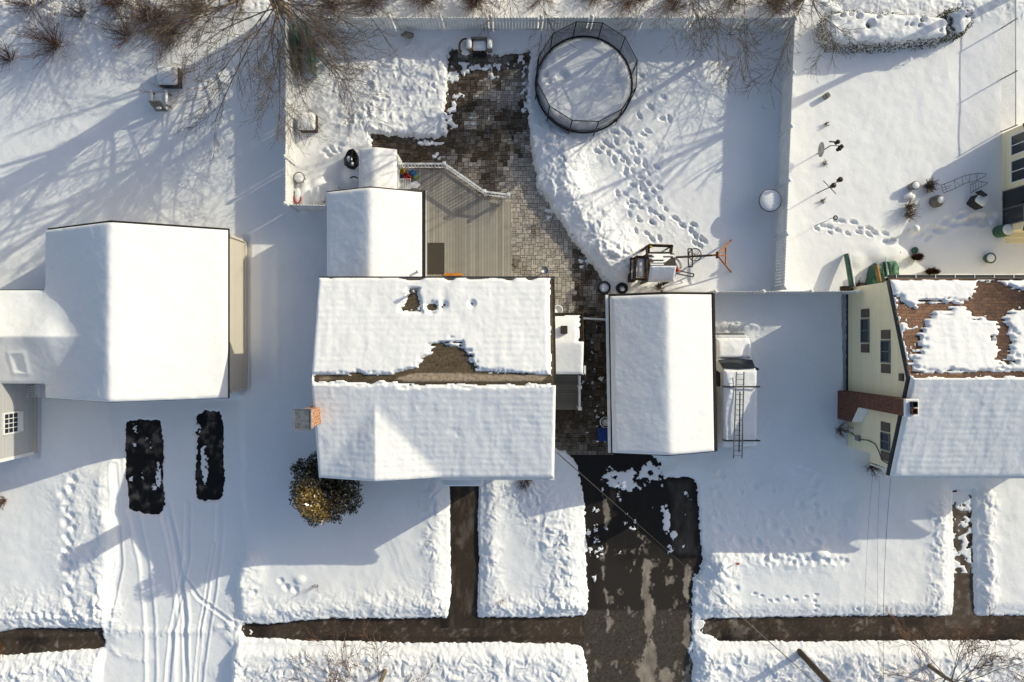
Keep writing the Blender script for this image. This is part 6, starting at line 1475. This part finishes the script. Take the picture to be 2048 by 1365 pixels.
# green tarp, boards and poles behind the right house
def slab(name, label, cat, poly, zt2, zb2, mm, seed=0, wr=.0, res=.06):
    k = (H-zt2)/S; pw = [((x-1024)*k, (682.5-y)*k) for x, y in poly]; arr = np.array(pw); x0, y0 = arr.min(0)-.06; x1, y1 = arr.max(0)+.06
    xs = np.arange(x0, x1, res); ys = np.arange(y0, y1, res); x, y = np.meshgrid(xs, ys, indexing='ij'); d = -sdf(pw, x, y)+.05*(fbm(x*6, y*6, seed, 2)-.5)
    z = np.where(d > 0, zb2+(zt2-zb2)*np.clip(d/.10, 0, 1)**.6+wr*(fbm(x*5, y*2.2, seed+1, 3)-.5)*2, zb2-.3)
    return tag(grid_mesh(name, np.stack([x, y, z], -1).reshape(-1, 3), len(xs), len(ys), M[mm], None, True), label, cat)
slab('tarp', 'crinkled light green tarp over a pile behind the pale green house', 'tarp', [(1775,522),(1797,521),(1802,535),(1803,552),(1779,552)], .75, .4, 'greentarp', 801, .10, .03)
slab('tarp', 'dark green tarp over a pile, left of the crinkled light one', 'tarp', [(1747,532),(1756,525),(1770,532),(1775,570),(1738,572),(1742,552)], .70, .4, 'greenp', 805, .08, .03)
mb = MB(); a = P(1753, 530, .85); b = P(1760, 564, .85); mb.tube([a, b], .075, n=4); tag(mb.build('plank', M['wood'], None), 'orange-brown plank lying on the dark green tarp', 'plank')
mb = MB(); a = P(1764, 530, .8); b = P(1770, 566, .8); mb.tube([a, b], .03, n=4); tag(mb.build('batten', M['greentarp'], None), 'thin green batten lying right of the orange-brown plank', 'batten')
mb = MB(); a = P(1772, 516, .5); b = P(1778, 568, .9); mb.tube([a, b], .045, n=4); tag(mb.build('batten', M['white'], None), 'long white batten between the two green tarps', 'batten')
t = thing('canoe', 'narrow green boat hull standing on edge beside the wall of the pale green house', 'boat', P(1698, 545, .3)); a = P(1693, 508, .55); b = P(1704, 574, 1.0)
mb = MB(); pts = [a.lerp(b, q_) for q_ in np.linspace(0, 1, 9)]; n = 6
for i, p in enumerate(pts):
    w_ = .07*math.sin(math.pi*min(1, .12+i/8*.7)); mb.v += [tuple(p+Vector((-w_, 0, .12))), tuple(p+Vector((-w_*1.2, 0, -.1))), tuple(p+Vector((0, 0, -.3))), tuple(p+Vector((w_*1.2, 0, -.1))), tuple(p+Vector((w_, 0, .12))), tuple(p+Vector((0, 0, .16)))]
for i in range(8):
    for k in range(n): j = (k+1) % n; mb.f.append((i*n+k, i*n+j, (i+1)*n+j, (i+1)*n+k))
mb.f += [tuple(range(n)), tuple(8*n+k for k in range(n))]; mb.build('hull', M['greenp'], t, True)
mb = MB(); mb.tube([p+Vector((.05, 0, .19)) for p in pts], .035, .03, 6); mb.build('gunwale', M['white'], t, True)
t = thing('planter_stand', 'reddish wooden planter stand at the rear corner of the pale green house', 'planter', P(1692, 576, .3)); v = P(1693, 577, .7)
mb = MB(); mb.bbox(v, (.55, .2, .25), .02); mb.build('box', M['darkwood'], t)
mb = MB(); 
for dx in (-.22, 0, .22): mb.box(v+Vector((dx, -.12, -.1)), (.05, .03, .4))
mb.box(v+Vector((0, -.12, .1)), (.55, .04, .05)); mb.build('rail', M['rust'], t)
shrub('low dark shrub at the rear corner of the pale green house', P(1718, 572, .3), 704, .35, 70, 'rust', None, spread=1.4, r=.010)
for i, (px, py, L_) in enumerate(((1743, 507, .16), (1762, 507, .2), (1780, 505, .18), (1800, 508, .14))):
    v = P(px, py, .34); mb = MB(); mb.tube([v+Vector((0, -L_*.7, -.02)), v+Vector((0, L_*.7, .04))], .035, n=6); tag(mb.build('fence_stake', M['rubber'], None, True), 'dark stake end poking from the snow above the green tarps', 'stake', 'dark stakes above the tarps')
v = P(1475, 1126, .45); t = thing('marker_flag', 'small orange marker flag in the snow by the driveway', 'flag', v); mb = MB(); mb.tube([(v.x, v.y, .1), (v.x, v.y, .75)], .012, n=5); mb.build('stake', M['white'], t); mb = MB(); mb.box((v.x-.07, v.y+.02, .68), (.16, .05, .14), .4); mb.build('flag', M['orange'], t)
# drip strip behind the garages
v = P(1365, 577, .25); shrub('dry weeds in the snow behind the middle garage', P(1322, 575, .3), 705, .35, 50, 'rust', None, 'dry_weeds', r=.010, spread=1.5)
# ================================================================== CAMERA, LIGHT, SKY
cam = bpy.data.cameras.new('camera'); co = bpy.data.objects.new('camera', cam); COL.objects.link(co)
co.location = (0, 0, H); co.rotation_euler = (0, 0, 0); cam.sensor_width = 36; cam.lens = 36*S/2048; cam.clip_end = 3000; cam.clip_start = .1
SC.camera = co
ELEV = 22.9
d = Vector((-math.cos(R(30))*math.cos(R(ELEV)), -math.sin(R(30))*math.cos(R(ELEV)), -math.sin(R(ELEV))))
sun = bpy.data.lights.new('sun', 'SUN'); sun.energy = 3.2; sun.angle = R(.36); sun.color = (1., .94, .72)
so = bpy.data.objects.new('sun', sun); COL.objects.link(so); so.rotation_euler = d.to_track_quat('-Z', 'Y').to_euler(); so.location = (20, 12, 30)
w = bpy.data.worlds.new('World'); SC.world = w; w.use_nodes = True
nt = w.node_tree; bg = nt.nodes['Background']; sky = nt.nodes.new('ShaderNodeTexSky'); sky.sky_type = 'NISHITA'; sky.sun_disc = False
sky.sun_elevation = R(ELEV); sky.sun_rotation = R(60); sky.altitude = 50; sky.air_density = 1.; sky.dust_density = 2.; sky.ozone_density = .6
nt.links.new(sky.outputs['Color'], bg.inputs['Color']); bg.inputs['Strength'].default_value = .142
SC.view_settings.view_transform = 'Standard'; SC.view_settings.look = 'None'; SC.view_settings.exposure = .2; SC.view_settings.gamma = 1.
SC.render.engine = 'CYCLES'; SC.render.resolution_x = 1024; SC.render.resolution_y = 682; SC.cycles.max_bounces = 6; SC.cycles.transparent_max_bounces = 12
